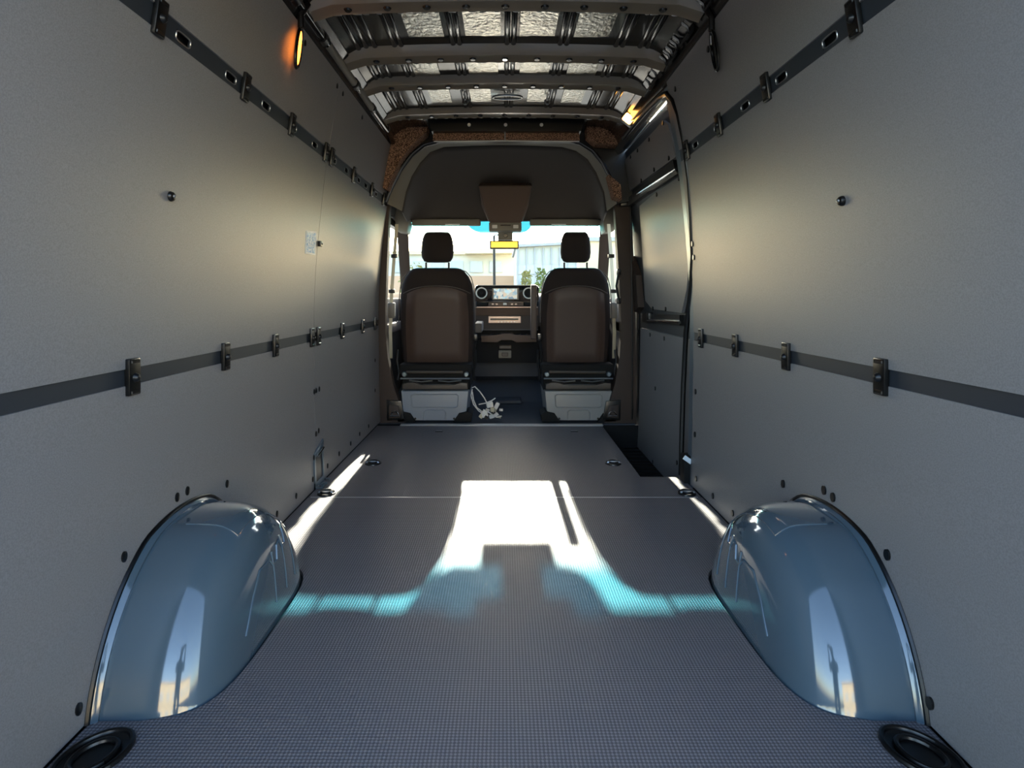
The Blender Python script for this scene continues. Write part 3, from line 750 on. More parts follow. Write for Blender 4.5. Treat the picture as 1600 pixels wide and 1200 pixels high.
for px, lab in ((686, 'small black floor slot in front of the driver seat base'), (897, 'small black floor slot in front of the passenger seat base')):
    c = on_floor(px, 674); t = thing('floor_slot', lab, 'slot', tuple(c), 'small slots near the floor edge')
    bm = BM(); box(bm, (c.x, c.y, .001), (.05, .03, .004), None, .0015); obj('slot_plate', bm, 'black', t)
    bm = BM(); tube(bm, [(c.x-.02, c.y, .004), (c.x+.02, c.y, .004)], .003, 6); obj('slot_pin', bm, 'steel', t)

# ---- recessed steel pocket at the bottom of the panel seam (left) and latch box (right)
c = on_wall(504, 730, -1); t = thing('lashing_pocket', 'galvanised steel pocket let into panel joint at the floor', 'pocket', (c.x, c.y, 0))
ya, yb = 2.665, 2.80
bm = BM()
wall_sheet(bm, -1, ya, ya+.018, .0, .16, -.006, .02); wall_sheet(bm, -1, yb-.012, yb, .0, .20, -.006, .02); wall_sheet(bm, -1, ya, yb, .0, .03, -.006, .02)
wall_patch(bm, -1, [(ya, .14), (ya, .165), (yb, .205), (yb, .18)], -.006, .02); obj('pocket_frame', bm, 'galvanised', t, True, 20)
bm = BM(); wall_patch(bm, -1, [(ya+.018, .03), (ya+.018, .15), (yb-.012, .185), (yb-.012, .03)], -.001, .004); obj('pocket_back', bm, 'dark_metal', t)
bm = BM(); tube(bm, [(wx(-1, .15, -.012), ya+.03, .150), (wx(-1, .15, -.012), yb-.02, .168)], .005, 8); obj('pocket_bar', bm, 'chrome', t)
bm = BM()
for i in range(24):
    y = random.uniform(ya-.01, yb+.03); ball(bm, (wx(-1, 0)+random.uniform(.006, .035), y, random.uniform(.002, .012)), (.006, random.uniform(.003, .01), .004), 1)
s = obj('metal_shavings', bm, 'galvanised', t); s['kind'] = 'stuff'
c = on_wall(1077, 735, 1); t = thing('latch_box', 'black box with white label at the foot of the sliding door post', 'latch box', (c.x, c.y, 0))
bm = BM(); bb(bm, .868, .93, 2.76, 2.83, -.02, .13, .006, 2); obj('box_body', bm, 'black_matte', t)
bm = BM(); box(bm, (.884, 2.757, .115), (.045, .004, .022), Matrix.Rotation(R(35), 3, 'Y'), .001); obj('label_plate', bm, 'sticker_white', t)

# ---- roof items
t = thing('cable_duct', 'long dark cable duct with silver sleeves along the driver side roof edge', 'duct', (-.742, 2.2, 1.955))
bm = BM(); tube(bm, [(-.745, .8, 1.965), (-.745, 2.0, 1.965), (-.745, 3.0, 1.962), (-.742, 3.72, 1.955), (-.74, 3.86, 1.93)], .019, 12); obj('duct_pipe', bm, 'black_gloss', t)
for y0, y1 in ((2.43, 2.86), (2.95, 3.24), (3.30, 3.62)):
    bm = BM(); tube(bm, [(-.745, y0, 1.964), (-.744, y1, 1.960)], .0205, 12); obj('sleeve', bm, 'trim_grey', t)
for y in (2.05, 2.38, 2.90, 3.27, 3.66):
    bm = BM(); tube(bm, [(-.745, y-.018, 1.964), (-.745, y+.018, 1.963)], .026, 12); obj('clamp', bm, 'black', t)
def loop(pa, pb, side, label, lit):
    a, b = at(*pa, 2.12), at(*pb, 2.12); t = thing('roof_bracket', label, 'bracket', tuple(a), 'loop brackets hanging from the roof edge')
    d = (b-a); u = Vector((0, 1, 0)); n = 28
    pts = [a + d*(.5-.5*math.cos(2*math.pi*k/n)) + u*.022*math.sin(2*math.pi*k/n)*1.0 for k in range(n+1)]
    bm = BM(); tube(bm, pts, .0065, 8, False); lp = obj('loop', bm, 'black_gloss', t)
    bm = BM(); tube(bm, [a, a + Vector((side*.0, 0, .05)), a + Vector((-side*.02, .02, .10))], .012, 8); obj('arm', bm, 'black', t)
    bm = BM(); prism(bm, [(0, 0)]*0 or [(p.y, p.z) for p in [a + d*(.5-.42*math.cos(2*math.pi*k/16)) + u*.015*math.sin(2*math.pi*k/16) for k in range(16)]], 'x', 0, .004)
    zt = a.z
    for v in bm.verts: v.co.x += a.x + (b.x-a.x)*((zt-v.co.z)/(a.z-b.z))
    obj('lens' if lit else 'web_plate', bm, 'amber_lit_plate' if lit else 'dark_metal', t)  # glowing plate imitates amber light falling on the bracket
loop((470, 44), (463, 106), -1, 'loop bracket with painted amber glow, hanging from the driver side roof edge', True)
loop((1112, 48), (1121, 110), 1, 'unlit black loop bracket hanging from the sliding door side roof edge', False)
c = at(980, 187, 3.42); t = thing('cargo_lamp', 'small lit warm cargo lamp at the roof corner above the sliding door', 'lamp', tuple(c))
rot = Matrix.Rotation(R(38), 3, 'Y')
bm = BM(); box(bm, c + Vector((.01, .02, .01)), (.085, .05, .062), rot, .006, 2); obj('lamp_housing', bm, 'black', t)
bm = BM(); box(bm, c + Vector((.004, -.008, .004)), (.060, .022, .048), rot, .010, 3); obj('lamp_lens', bm, 'lamp_lens', t)

# ---- B pillar lashing rings
for px, lab in ((617, 'chrome lashing ring in a black pocket at the foot of the driver side pillar'), (957, 'chrome lashing ring in a black pocket at the foot of the sliding door pillar')):
    s = 1 if px < 786 else -1
    c = at(px, 643, 4.115); t = thing('pillar_lashing_ring', lab, 'lashing ring', tuple(c), 'lashing rings in the pillar feet')
    pts = [(px-13*s, 625), (px+10*s, 627), (px+15*s, 655), (px-12*s, 657)]
    bm = BM(); prism(bm, [(at(x, y, 4.11).x, at(x, y, 4.11).z) for x, y in pts], 'y', 4.102, 4.125, .006); obj('pocket', bm, 'black', t)
    bm = BM(); prism(bm, [(at(x, y, 4.11).x, at(x, y, 4.11).z) for x, y in [(px-9*s, 632), (px+6*s, 634), (px+9*s, 652), (px-9*s, 653)]], 'y', 4.098, 4.11, .003); obj('pocket_plate', bm, 'pillar', t)
    bm = BM(); ring_tube(bm, at(px, 648, 4.092), (1, 0, 0), (0, 0, 1), .024, .024, .006, 18, 6, 0, math.pi); tube(bm, [at(px-7, 650, 4.092), at(px+7, 650, 4.092)], .005, 8); obj('ring', bm, 'chrome', t)

# ---- seats
def seat(xc, label, boxm, sw=1.):
    t = thing('cab_seat', label, 'seat', (xc, 4.4, 0), 'pair of cab seats')
    def ring(z, w, d, yb, n=28, e=.45):
        r = []
        for k in range(n):
            a = 2*math.pi*k/n; cx, sy = math.cos(a), math.sin(a)
            r.append((xc + sw*w/2*math.copysign(abs(cx)**e, cx), yb + d/2 + d/2*math.copysign(abs(sy)**e, sy), z))
        return r
    bm = BM()
    prof = [(.345, .44, .12, 4.345), (.36, .50, .15, 4.335), (.42, .535, .17, 4.325), (.55, .555, .17, 4.31), (.75, .565, .16, 4.29), (.90, .555, .15, 4.27), (.985, .525, .14, 4.26), (1.04, .475, .13, 4.255), (1.078, .415, .105, 4.258), (1.098, .365, .08, 4.265), (1.107, .30, .04, 4.285)]
    loft(bm, [ring(z, w, d, yb) for z, w, d, yb in prof]); br = obj('backrest', bm, 'seat_fabric', t, True, 60)
    # hard shell on the back of the backrest
    def backy(z):
        P = prof
        for a, b in zip(P, P[1:]):
            if a[0] <= z <= b[0]: return a[3] + (b[3]-a[3])*(z-a[0])/(b[0]-a[0])
        return 4.30
    def shell_outline(k, w0, z0, z1, arc):
        return None
    bm = BM(); nx, nz = 16, 12; g = []
    for j in range(nz+1):
        row = []
        for i in range(nx+1):
            u = -1 + 2*i/nx; ztop = .965 - .055*abs(u)**2.5; z = .385 + (ztop-.385)*j/nz
            hw = .228 + .008*math.sin(math.pi*j/nz)
            dep = .026 if abs(u) < .78 else (.003 if abs(u) < .9 else .018)
            if j in (0, nz): dep *= .2
            if i in (0, nx): dep = -.01
            row.append(bm.verts.new((xc + sw*u*hw, backy(z) - dep, z)))
        g.append(row)
    for j in range(nz):
        for i in range(nx): bm.faces.new((g[j][i], g[j][i+1], g[j+1][i+1], g[j+1][i]))
    sh = obj('back_shell', bm, 'seat_shell', t, True, 50)
    bm = BM(); tube(bm, [(xc + sw*u*.25, backy(.97) - .006 + .03*abs(u)**3, .972 - .055*abs(u)**2.5) for u in [-1 + i/10 for i in range(21)]], .0035, 6); obj('piping', bm, 'piping', br)
    for s in (-1, 1):
        bm = BM(); tube(bm, [(xc+sw*s*x, 4.30, z) for x, z in ((.165, 1.098), (.215, 1.08), (.255, 1.035), (.275, .96), (.284, .85), (.286, .7))], .004, 6); obj('piping', bm, 'piping', br)
    # headrest
    bm = BM()
    hp = [(1.149, .15, .045, 4.30), (1.158, .20, .065, 4.29), (1.185, .232, .09, 4.282), (1.225, .243, .105, 4.278), (1.28, .238, .10, 4.28), (1.33, .222, .09, 4.284), (1.362, .195, .07, 4.29), (1.376, .165, .04, 4.305)]
    loft(bm, [ring(z, w, d, y, e=.6) for z, w, d, y in hp]); hr = obj('headrest', bm, 'seat_fabric', t, True, 60)
    for s in (-1, 1):
        bm = BM(); tube(bm, [(xc+s*.085, 4.325, 1.09), (xc+s*.085, 4.325, 1.15)], .0075, 10); obj('headrest_post', bm, 'dark_metal', hr)
    # cushion, slide mechanism, base
    bm = BM(); loft(bm, [[(p[0], p[1], p[2]) for p in ring(z, w, d, y)] for z, w, d, y in ((.36, .46, .46, 4.46), (.40, .50, .50, 4.44), (.47, .50, .50, 4.44), (.50, .45, .44, 4.47))]); obj('cushion', bm, 'seat_fabric', t, True, 60)
    bm = BM(); bb(bm, xc-.265, xc+.265, 4.20, 4.36, .325, .40, .012, 2); obj('lower_cover', bm, 'black_matte', t)
    bm = BM(); bb(bm, xc-.25, xc+.25, 4.23, 4.75, .20, .345, .01); mech = obj('mechanism', bm, 'black_matte', t)
    bm = BM(); tube(bm, [(xc-.25, 4.165, .30), (xc+.25, 4.165, .30)], .0065, 8); obj('cross_bar', bm, 'steel', mech)
    bm = BM(); tube(bm, [(xc-.21, 4.19, .345), (xc-.05, 4.185, .345), (xc+.20, 4.19, .342)], .011, 8); obj('wiring_loom', bm, 'bracket', mech)
    for s in (-1, 1):
        bm = BM(); lathe(bm, (xc+s*.225, 4.19, .328), [(0, -.012), (.014, -.012), (.02, 0), (0, .004)], 'y', 12); obj('slide_bolt', bm, 'galvanised', mech)
        bm = BM(); tube(bm, [(xc+s*.19, 4.18, .285), (xc+s*.10, 4.175, .275), (xc+s*.02, 4.18, .282)], .006, 6); obj('spring_rod', bm, 'steel', mech)
    bm = BM(); prism(bm, [(xc-.235, .225), (xc+.235, .225), (xc+.235, .268), (xc+.18, .270), (xc+.135, .250), (xc-.10, .250), (xc-.145, .274), (xc-.19, .272), (xc-.235, .262)], 'y', 4.16, 4.20, .004); obj('bracket_plate', bm, 'bracket', t)
    bm = BM(); prism(bm, [(xc-.243, .212), (xc+.243, .212), (xc+.222, .0), (xc-.222, .0)], 'y', 4.15, 4.70, .008); bx = obj('seat_box', bm, boxm, t)
    bm = BM(); pts = [(xc+x, 4.147, z) for x, z in ((-.17, .18), (-.155, .19), (.155, .19), (.17, .18), (.165, .105), (.15, .095), (-.15, .095), (-.165, .105), (-.17, .18))]; tube(bm, pts, .005, 6, False); obj('pressed_frame', bm, boxm, bx)
    bm = BM(); tube(bm, [(xc+x, 4.147, z) for x, z in ((-.08, .005), (-.08, .06), (-.065, .075), (.065, .075), (.08, .06), (.08, .005))], .005, 6); obj('pressed_hatch', bm, boxm, bx)
    for s in (-1, 1):
        bm = BM(); lathe(bm, (xc+s*.14, 4.147, .015), [(0, -.004), (.008, -.003), (.008, .003), (0, .003)], 'y', 10); obj('box_bolt', bm, 'black', bx)
        bm = BM(); prism(bm, [(xc+s*.262, -.005), (xc+s*.135, -.005), (xc+s*.175, .055), (xc+s*.245, .07), (xc+s*.275, .05)], 'y', 4.12, 4.30, .004); obj('foot_cover', bm, 'black_matte', t)
        bm = BM(); tube(bm, [(xc+s*.285, 4.26, .50), (xc+s*.29, 4.24, .42), (xc+s*.275, 4.24, .34), (xc+s*.28, 4.22, .28)], .010, 8); obj('recliner_lever', bm, 'dark_metal', t)
    return t
SXL, SXR = at(683, 0, 4.3).x, at(900, 0, 4.3).x
s1 = seat(SXL, 'dark fabric driver seat on a blue grey steel box', 'box_paint')
s2 = seat(SXR, 'dark fabric passenger seat on a pale grey steel box', 'box_paint_warm', .93)
bm = BM(); p0, p1_ = at(829.5, 445, 4.36), at(838.5, 530, 4.36); bb(bm, p0.x, p1_.x, 4.34, 4.42, p1_.z, p0.z, .012, 3); obj('armrest', bm, 'seat_shell', s2)
bm = BM(); p0, p1_ = at(741, 505, 4.4), at(753, 520, 4.4); bb(bm, p0.x, p1_.x, 4.40, 4.78, p1_.z, p0.z, .012, 3); obj('armrest', bm, 'piping', s1)
for s, st_, xs_ in ((1, s1, 741), (-1, s2, 845)):
    bm = BM(); tube(bm, [at(xs_, 520, 4.36), at(xs_+s*2, 535, 4.34), at(xs_-s*1, 550, 4.33), at(xs_, 572, 4.32)], .009, 8); obj('buckle_stalk', bm, 'dark_metal', st_)
    bm = BM(); box(bm, at(xs_+s*2, 527, 4.33), (.03, .03, .05), None, .006, 2); obj('belt_buckle', bm, 'black', st_)

# ---- cab floor and tunnel
bm = BM(); bb(bm, -.93, .94, 4.10, 4.95, -.05, -.012)
prism(bm, [(4.95, -.05), (4.95, -.012), (5.45, .14), (5.80, .14), (5.80, -.05)], 'x', -.93, .94)
cf = obj('cab_floor', bm, 'cab_rubber', None, False); tag(cf, 'black rubber cab floor between and ahead of the seats', 'floor', kind='structure')
bm = BM(); box(bm, on_floor(792, 626, .0) + Vector((0, 0, .004)), (.24, .20, .025), None, .008, 2); obj('floor_hatch', bm, 'cab_rubber', cf)
bm = BM(); bb(bm, -.99, .99, 5.96, 6.02, -.1, .93); fw = obj('wall_firewall', bm, 'black_matte', None, False); tag(fw, 'black bulkhead closing the footwell below the dashboard', 'wall', kind='structure')
# ---- dashboard
D = thing('dashboard', 'dark dashboard with centre screen and two ringed air vents', 'dashboard', (0, 4.9, .5))
YD = 5.09
def zp(y): return at(0, y, YD).z
def xp(x): return at(x, 0, YD).x
bm = BM(); sec = [(5.27, .62), (5.22, .74), (5.24, .83), (5.30, .885), (5.43, .915), (5.95, .925), (5.95, .60)]
prism(bm, sec, 'x', -.92, .93, .02); obj('dash_body', bm, 'dash', D)
bm = BM()
def rrect(x0, x1, z0, z1, r, n=5):
    pts = []
    for cx, cz, a0 in ((x1-r, z1-r, 0), (x0+r, z1-r, 90), (x0+r, z0+r, 180), (x1-r, z0+r, 270)):
        for k in range(n+1):
            a = R(a0 + 90*k/n); pts.append((cx+r*math.cos(a), cz+r*math.sin(a)))
    return pts
prism(bm, rrect(xp(742), xp(842), zp(472), zp(445.5), .03), 'y', YD, YD+.22, .006); cp = obj('centre_panel', bm, 'black_gloss', D)
bm = BM(); bb(bm, xp(769), xp(811), YD-.012, YD+.01, zp(469), zp(449.5), .004); sb = obj('screen_bezel', bm, 'black', cp)
bm = BM(); bb(bm, xp(771.5), xp(808), YD-.015, YD-.011, zp(467), zp(451)); obj('screen', bm, 'screen_picture', cp, False)
for px in (752.5, 826):
    c = at(px, 458, YD-.006)
    bm = BM(); ring_tube(bm, c, (1, 0, 0), (0, 0, 1), .046, .046, .006, 28, 8); obj('vent_ring', bm, 'white_plastic', cp)
    bm = BM(); lathe(bm, c, [(0, -.004), (.012, -.004), (.014, .004), (.042, .004), (.042, .01), (0, .01)], 'y', 24)
    for k in (-1, 0, 1): box(bm, c + Vector((0, 0, k*.018)), (.074, .006, .003))
    obj('air_vent', bm, 'black_matte', cp)
bm = BM(); bb(bm, xp(763), xp(818), YD-.004, YD+.12, zp(478.5), zp(472), .004); bs = obj('button_strip', bm, 'dash_brown', D)
bm = BM(); box(bm, (0, 0, 0), (.020, .008, .014), None, .003); btn = mesh_of(bm, 'copper_trim')
for px in (770, 776, 800, 806): inst(btn, 'button', bs, at(px, 475.3, YD-.005))
bm = BM(); box(bm, at(789, 475, YD-.006), (.032, .008, .020), None, .004, 2); obj('centre_button', bm, 'white_plastic', bs)
for x0, x1 in ((744, 762), (819, 842)):
    bm = BM(); bb(bm, xp(x0), xp(x1), YD+.0, YD+.14, zp(478), zp(471), .006); obj('cubby', bm, 'black_matte', D)
bm = BM(); bb(bm, xp(745), xp(840), YD-.01, YD+.02, zp(481), zp(479), .002); obj('trim_strip', bm, 'copper_trim', D)
bm = BM(); prism(bm, [(YD-.005, zp(480.5)), (YD+.02, zp(493)), (YD+.2, zp(493)), (YD+.2, zp(480.5))], 'x', xp(743), xp(841)); obj('shelf', bm, 'dash_brown', D)
bm = BM(); bb(bm, xp(743), xp(841), YD+.03, YD+.2, zp(516), zp(492)); obj('lower_fascia', bm, 'dash', D, False)
bm = BM(); bb(bm, xp(763), xp(814), YD+.012, YD+.05, zp(505), zp(494), .004); rs_ = obj('switch_plate', bm, 'copper_trim', D)
bm = BM(); bb(bm, xp(766), xp(810), YD+.008, YD+.02, zp(500.5), zp(497.5), .002); obj('card_slot', bm, 'black', rs_)
bm = BM(); box(bm, (0, 0, 0), (.012, .006, .010), None, .002); k_ = mesh_of(bm, 'white_plastic')
for i in range(6): inst(k_, 'switch_key', rs_, at(779+i*5, 503, YD+.011))
bm = BM(); bb(bm, xp(743), xp(841), YD+.02, YD+.035, zp(516.5), zp(515), .002); obj('fascia_line', bm, 'piping', D)
bm = BM(); bb(bm, xp(745), xp(840), YD+.08, YD+.22, zp(530), zp(515)); tr = obj('tray_recess', bm, 'black_matte', D, False)
for px in (772, 808, 818):
    bm = BM(); ring_tube(bm, at(px, 523, YD+.045), (1, 0, 0), (0, 1, 0), .032, .032, .005, 20); obj('cup_ring', bm, 'dark_metal', tr)
bm = BM(); lip = [(752, 524), (778, 524), (783, 521), (800, 521), (806, 524), (838, 524), (838, 534), (806, 535), (800, 530), (783, 530), (778, 535), (752, 534)]
prism(bm, [(xp(x), zp(y)) for x, y in lip], 'y', YD-.02, YD+.1, .006); obj('tray_lip', bm, 'dash_brown', D)
bm = BM(); bb(bm, xp(744), xp(842), YD+.06, YD+.25, zp(568), zp(532)); obj('console_back', bm, 'black_matte', D, False)
bm = BM(); bb(bm, xp(779), xp(799), YD+.02, YD+.07, zp(560), zp(548), .008, 2); so = obj('power_socket', bm, 'trim_grey', D)
bm = BM(); bb(bm, xp(784), xp(794), YD+.012, YD+.03, zp(557), zp(551), .004); obj('socket_flap', bm, 'bracket', so)
bm = BM(); bb(bm, xp(780), xp(799), YD+.03, YD+.07, zp(546), zp(540), .006); obj('switch_block', bm, 'bracket', so)
bm = BM(); prism(bm, [(YD+.14, zp(568)), (YD+.16, zp(592)), (YD+.34, zp(606)), (YD+.40, zp(568))], 'x', xp(738), xp(848)); obj('tunnel_cover', bm, 'cab_rubber', D, False)

# ---- loose wiring bundle beside driver seat
W0 = on_floor(766, 648, .0); W = thing('wiring_bundle', 'loose bundle of white plugs and wires on the cab floor', 'wiring', tuple(W0))
rnd = random.Random(3)
for k, (px, py, sx, sy, sz) in enumerate(((757, 646, .045, .04, .05), (765, 632, .05, .04, .04), (771, 640, .035, .04, .035), (775, 648, .03, .03, .03), (769, 650, .04, .03, .03), (752, 650, .03, .03, .03), (776, 634, .03, .03, .05))):
    p = at(px, py, 4.22); p.z = max(p.z, .012)
    bm = BM(); box(bm, p, (sx, sy, sz), Matrix.Rotation(rnd.uniform(-.7, .7), 3, 'Y') @ Matrix.Rotation(rnd.uniform(-.7, .7), 3, 'Z'), .006, 2)
    obj('connector_plug', bm, 'white_plastic' if k % 3 != 2 else 'cream', W)
for k, (px, py) in enumerate(((762, 640), (770, 645), (780, 651), (760, 652), (783, 640))):
    p = at(px, py, 4.21); p.z = max(p.z, .012); bm = BM(); box(bm, p, (.03, .025, .02), Matrix.Rotation(rnd.uniform(-1, 1), 3, 'Y'), .003); obj('terminal', bm, 'black' if k % 2 else 'steel', W)
for pts in (((737, 606), (742, 604), (750, 612), (757, 622), (762, 632)), ((738, 608), (736, 618), (740, 632), (748, 642), (754, 646)), ((738, 612), (740, 625), (745, 637), (752, 642)), ((755, 640), (765, 645), (776, 652), (784, 650)), ((748, 632), (758, 630), (768, 626), (774, 622))):
    bm = BM(); tube(bm, [at(x, y, 4.2 - .003*i) for i, (x, y) in enumerate(pts)], .0045, 6); obj('wire', bm, 'white_plastic', W)

# ================================================================== OUTSIDE
GZ = -.68
bm = BM(); bb(bm, -90, 90, -90, 110, GZ-.2, GZ); g = obj('ground', bm, 'asphalt', None, False); tag(g, 'sunlit grey car park asphalt around the van', 'ground', kind='structure')
def out(px, py, Y): return at(px, py, Y)
b1 = thing('building', 'low tan stucco building with parapet seen through the windscreen', 'building', (-7, 36, GZ))
bm = BM(); a = out(560, 398, 36); b = out(808, 398, 36); bb(bm, a.x, b.x, 36, 50, GZ, a.z); obj('wall', bm, 'stucco_grey', b1, False)
bm = BM(); bb(bm, a.x-.3, b.x+.1, 35.7, 50.3, a.z, out(0, 393, 36).z); obj('parapet', bm, 'stucco', b1, False)
bm = BM(); a2, b2 = out(728, 391, 35.5), out(808, 391, 35.5); prism(bm, [(a2.x, out(0, 398, 35.5).z), (b2.x, out(0, 397, 35.5).z), (b2.x, out(0, 389, 35.5).z), (a2.x+.4, out(0, 392, 35.5).z)], 'y', 34.5, 37); obj('porch_roof', bm, 'stucco', b1, False)
for i in range(7):
    x = out(585 + i*30, 0, 36).x; bm = BM(); bb(bm, x, x+.75, 35.93, 36.05, out(0, 425, 36).z, out(0, 408, 36).z); w_ = obj('window', bm, 'building_glass', b1, False)
    bm = BM(); bb(bm, x-.05, x+.8, 35.9, 35.97, out(0, 426, 36).z, out(0, 425, 36).z); obj('sill', bm, 'concrete', w_, False)
b2_ = thing('building', 'grey glass fronted building with pale mullions seen through the windscreen', 'building', (6, 26, GZ))
a = out(807, 386, 26); b = out(900, 381, 26)
bm = BM(); prism(bm, [(a.x, GZ), (a.x, a.z), (b.x, b.z), (b.x, GZ)], 'y', 26.1, 33); obj('wall', bm, 'stucco_grey', b2_, False)
for i in range(7):
    for j in range(3):
        x0 = a.x + .1 + i*.375; z0 = .95 + j*.46
        bm = BM(); bb(bm, x0, x0+.33, 26.02, 26.12, z0, z0+.42); obj('pane', bm, 'building_glass', b2_, False)
for i in range(8):
    bm = BM(); bb(bm, a.x + .05 + i*.375, a.x + .10 + i*.375, 25.98, 26.1, GZ, a.z-.02); obj('mullion', bm, 'concrete', b2_, False)
bm = BM(); prism(bm, [(a.x-.1, a.z-.02), (b.x, b.z-.02), (b.x, b.z+.1), (a.x-.1, a.z+.1)], 'y', 25.8, 33); obj('roof_edge', bm, 'concrete', b2_, False)
b3 = thing('building', 'cream rendered building behind the passenger headrest', 'building', (14, 34, GZ))
a = out(905, 377, 34); b = out(1010, 377, 34); bm = BM(); bb(bm, a.x, b.x, 34, 48, GZ, a.z); obj('wall', bm, 'stucco', b3, False)
bm = BM(); bb(bm, a.x-.2, b.x+.2, 33.8, 48.2, a.z, a.z+.25); obj('parapet', bm, 'concrete', b3, False)
p = thing('lamp_post', 'slim grey lamp post standing in the car park ahead', 'lamp post', (out(773, 0, 24).x, 24, GZ))
x = out(773, 0, 24).x
bm = BM(); tube(bm, [(x, 24, GZ), (x-.03, 24, out(0, 368, 24).z)], [.07, .05], 10); obj('pole', bm, 'dark_metal', p)
bm = BM(); bb(bm, x-.03, x+.5, 23.9, 24.1, out(0, 368, 24).z, out(0, 366, 24).z, .02); obj('lamp_head', bm, 'concrete', p)
bm = BM(); bb(bm, x-.2, x+.2, 23.8, 24.2, GZ, GZ+.6, .03); obj('base', bm, 'concrete', p)
def bush(px, py, Y, r, m, label):
    c = out(px, py, Y); t = thing('shrub', label, 'shrub', (c.x, Y, GZ), 'shrubs in front of the buildings'); rr = random.Random(int(px*7)); bm = BM()
    for i in range(260):
        th = rr.uniform(0, 2*math.pi); ph = rr.uniform(-.4, 1.0); q_ = r*rr.uniform(.6, 1.05); h = c.z - GZ
        p = Vector((c.x + q_*math.cos(th)*(1-ph*ph*.5), Y + q_*math.sin(th)*.7, GZ + h*(.45+.5*ph) + rr.uniform(-.1, .1)))
        s = rr.uniform(.06, .13); n1 = Vector((rr.uniform(-1, 1), rr.uniform(-1, 1), rr.uniform(-1, 1))).normalized(); n2 = n1.orthogonal().normalized()
        bm.faces.new([bm.verts.new(v) for v in (p-n1*s, p+n2*s*.5, p+n1*s, p-n2*s*.5)])
    o = obj('foliage', bm, m, t, False); o['kind'] = 'stuff'
    bm = BM(); tube(bm, [(c.x, Y, GZ), (c.x, Y, GZ+(c.z-GZ)*.6)], .04, 6); obj('stem', bm, 'bracket', t)
bush(822, 418, 22, .24, 'leaf_dry', 'dry olive shrub nearest the lamp post, below the glass building'); bush(845, 416, 21, .24, 'leaf', 'green shrub in middle below the glass building'); bush(866, 418, 23, .22, 'leaf_dry', 'dry olive shrub beside the passenger headrest'); bush(646, 408, 26, .7, 'leaf_dry', 'dry shrub beside the driver side windscreen pillar')
def car(px, Y, m, label, L=4.2):
    c = out(px, 0, Y); t = thing('parked_car', label, 'car', (c.x, Y, GZ), 'cars parked ahead'); x0, x1 = c.x-L/2, c.x+L/2
    bm = BM(); prism(bm, [(x0, GZ+.25), (x1, GZ+.25), (x1, GZ+.75), (x1-.9, GZ+.92), (x1-1.5, GZ+1.45), (x0+.9, GZ+1.5), (x0+.25, GZ+.95), (x0, GZ+.85)], 'y', Y, Y+1.7, .08); obj('body', bm, m, t)
    bm = BM(); prism(bm, [(x1-1.05, GZ+.93), (x1-1.55, GZ+1.38), (x0+.95, GZ+1.42), (x0+.45, GZ+.96)], 'y', Y-.02, Y+.05); obj('side_window', bm, 'car_glass', t)
    for xx in (x0+.8, x1-.85):
        bm = BM(); lathe(bm, (xx, Y+.05, GZ+.31), [(0, -.1), (.2, -.1), (.31, -.06), (.31, .12), (0, .12)], 'y', 20); obj('wheel', bm, 'tyre', t)
car(690, 31, 'terracotta', 'reddish parked car ahead, in front of the boundary wall'); car(735, 27.5, 'car_white', 'pale parked car ahead, left of lamp post and nearest the van')
bm = BM(); a, b = out(600, 0, 33), out(812, 0, 33); bb(bm, a.x, b.x, 33, 33.3, GZ, out(0, 431, 33).z); lw = obj('boundary_wall', bm, 'terracotta', None, False); tag(lw, 'low terracotta boundary wall in front of the tan building', 'wall', kind='structure')

# behind the van: open rear frame; tan building out of view, added to bounce warm light
bm = BM()
bb(bm, CX-.96, CX-.80, .55, .64, -.12, 1.95, .01); bb(bm, CX+.80, CX+.96, .55, .64, -.12, 1.95, .01); bb(bm, CX-.96, CX+.96, .55, .64, 1.86, 2.1, .01); bb(bm, CX-.96, CX+.96, .55, .64, -.12, -.015, .01)
rf = obj('door_4', bm, 'paint', None, False); tag(rf, 'blue grey frame of the open rear doorway', 'door frame', kind='structure')
b4 = thing('building', 'long tan building out of view behind the van, added for warm bounce', 'building', (4, -22, GZ))
bm = BM(); bb(bm, -4, 24, -34, -22, GZ, 4.2); obj('wall', bm, 'stucco', b4, False)
bm = BM(); bb(bm, -4.3, 24.3, -34.3, -21.7, 4.2, 4.6); obj('parapet', bm, 'concrete', b4, False)
for i in range(7):
    bm = BM(); bb(bm, -2.5+i*3.7, -.7+i*3.7, -22.05, -21.9, .6, 2.4); obj('window', bm, 'building_glass', b4, False)

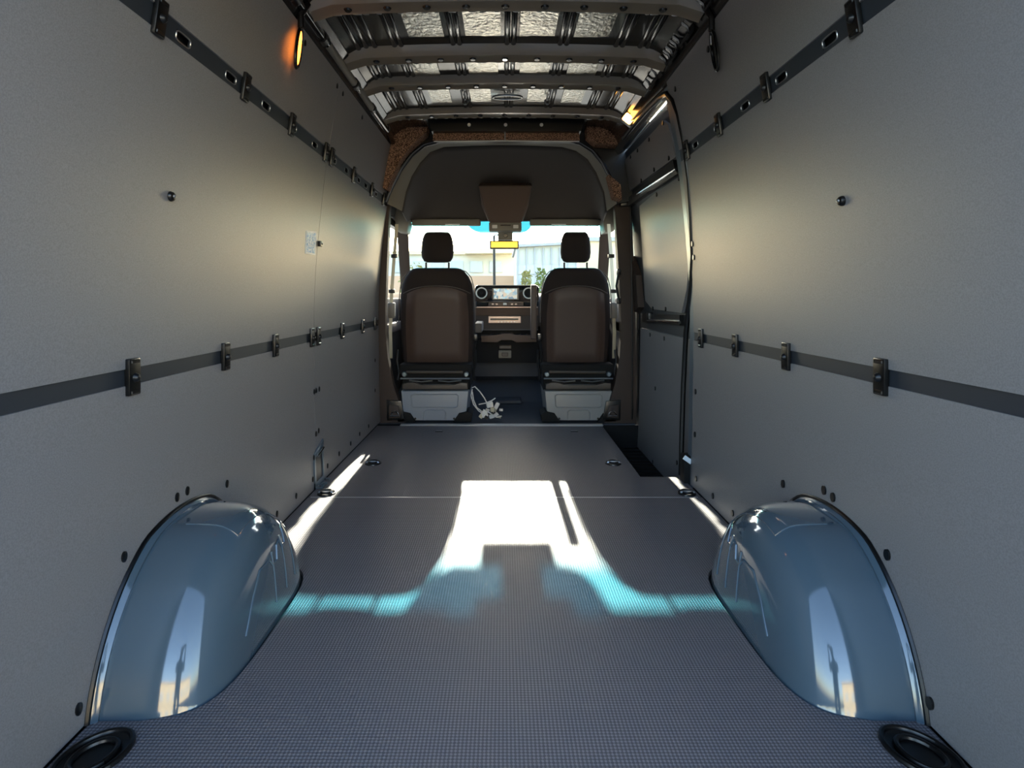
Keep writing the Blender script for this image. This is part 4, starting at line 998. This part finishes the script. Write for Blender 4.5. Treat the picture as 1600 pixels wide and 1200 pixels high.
# photographer standing behind the van (seen mirrored in the wheel arches)
pz = GZ
person = thing('person', 'person in dark clothes holding up a phone, mirrored in both wheel arches', 'person', (0, -.50, GZ))
V = [(0, -.50, pz+.94), (0, -.50, pz+1.14), (0, -.51, pz+1.34), (0, -.50, pz+1.47), (0, -.48, pz+1.55), (0, -.47, pz+1.66), (0, -.47, pz+1.73),
     (-.19, -.50, pz+1.40), (-.27, -.38, pz+1.22), (-.09, -.14, pz+1.50), (.19, -.50, pz+1.40), (.27, -.38, pz+1.22), (.09, -.14, pz+1.50),
     (-.10, -.50, pz+.88), (-.12, -.49, pz+.48), (-.12, -.52, pz+.09), (-.13, -.40, pz+.035), (.10, -.50, pz+.88), (.12, -.49, pz+.48), (.12, -.52, pz+.09), (.13, -.40, pz+.035),
     (-.075, -.10, pz+1.54), (.075, -.10, pz+1.54)]
E = [(0, 1), (1, 2), (2, 3), (3, 4), (4, 5), (5, 6), (2, 7), (7, 8), (8, 9), (9, 21), (2, 10), (10, 11), (11, 12), (12, 22), (0, 13), (13, 14), (14, 15), (15, 16), (0, 17), (17, 18), (18, 19), (19, 20)]
RAD = [.15, .14, .15, .065, .075, .10, .07, .07, .05, .033, .07, .05, .033, .09, .06, .045, .04, .09, .06, .045, .04, .03, .03]
off = wloc(person); me = bpy.data.meshes.new('body'); me.from_pydata([Vector(v) - off for v in V], E, []); me.materials.append(MATS['shirt'])
body = bpy.data.objects.new('body', me); COL.objects.link(body); body.parent = person
sk = body.modifiers.new('skin', 'SKIN')
for v, r_ in zip(me.skin_vertices[0].data, RAD): v.radius = (r_, r_)
me.skin_vertices[0].data[0].use_root = True
ss = body.modifiers.new('smooth', 'SUBSURF'); ss.levels = 2; ss.render_levels = 2
for s_, hx in ((-1, -.078), (1, .078)):
    for k in range(4):
        bm = BM(); zz = pz + 1.555 + k*.017 - .03; tube(bm, [(hx, -.105, zz), (hx, -.075, zz), (hx - s_*.006, -.058, zz), (hx - s_*.02, -.055, zz)], [.009, .009, .008, .007], 8); obj('finger', bm, 'skin', person)
    bm = BM(); tube(bm, [(hx, -.11, pz+1.50), (hx - s_*.02, -.092, pz+1.525), (hx - s_*.03, -.089, pz+1.555)], [.011, .010, .008], 8); obj('thumb', bm, 'skin', person)
bm = BM(); ball(bm, (0, -.478, pz+1.70), (.085, .10, .095), 2); obj('hair', bm, 'black_matte', person)
ph = thing('phone', 'black phone held up by the person behind the van', 'phone', (0, -.07, pz+1.5))
bm = BM(); box(bm, (0, -.073, pz+1.575), (.15, .008, .072), None, .003, 2); obj('phone_body', bm, 'black_gloss', ph)
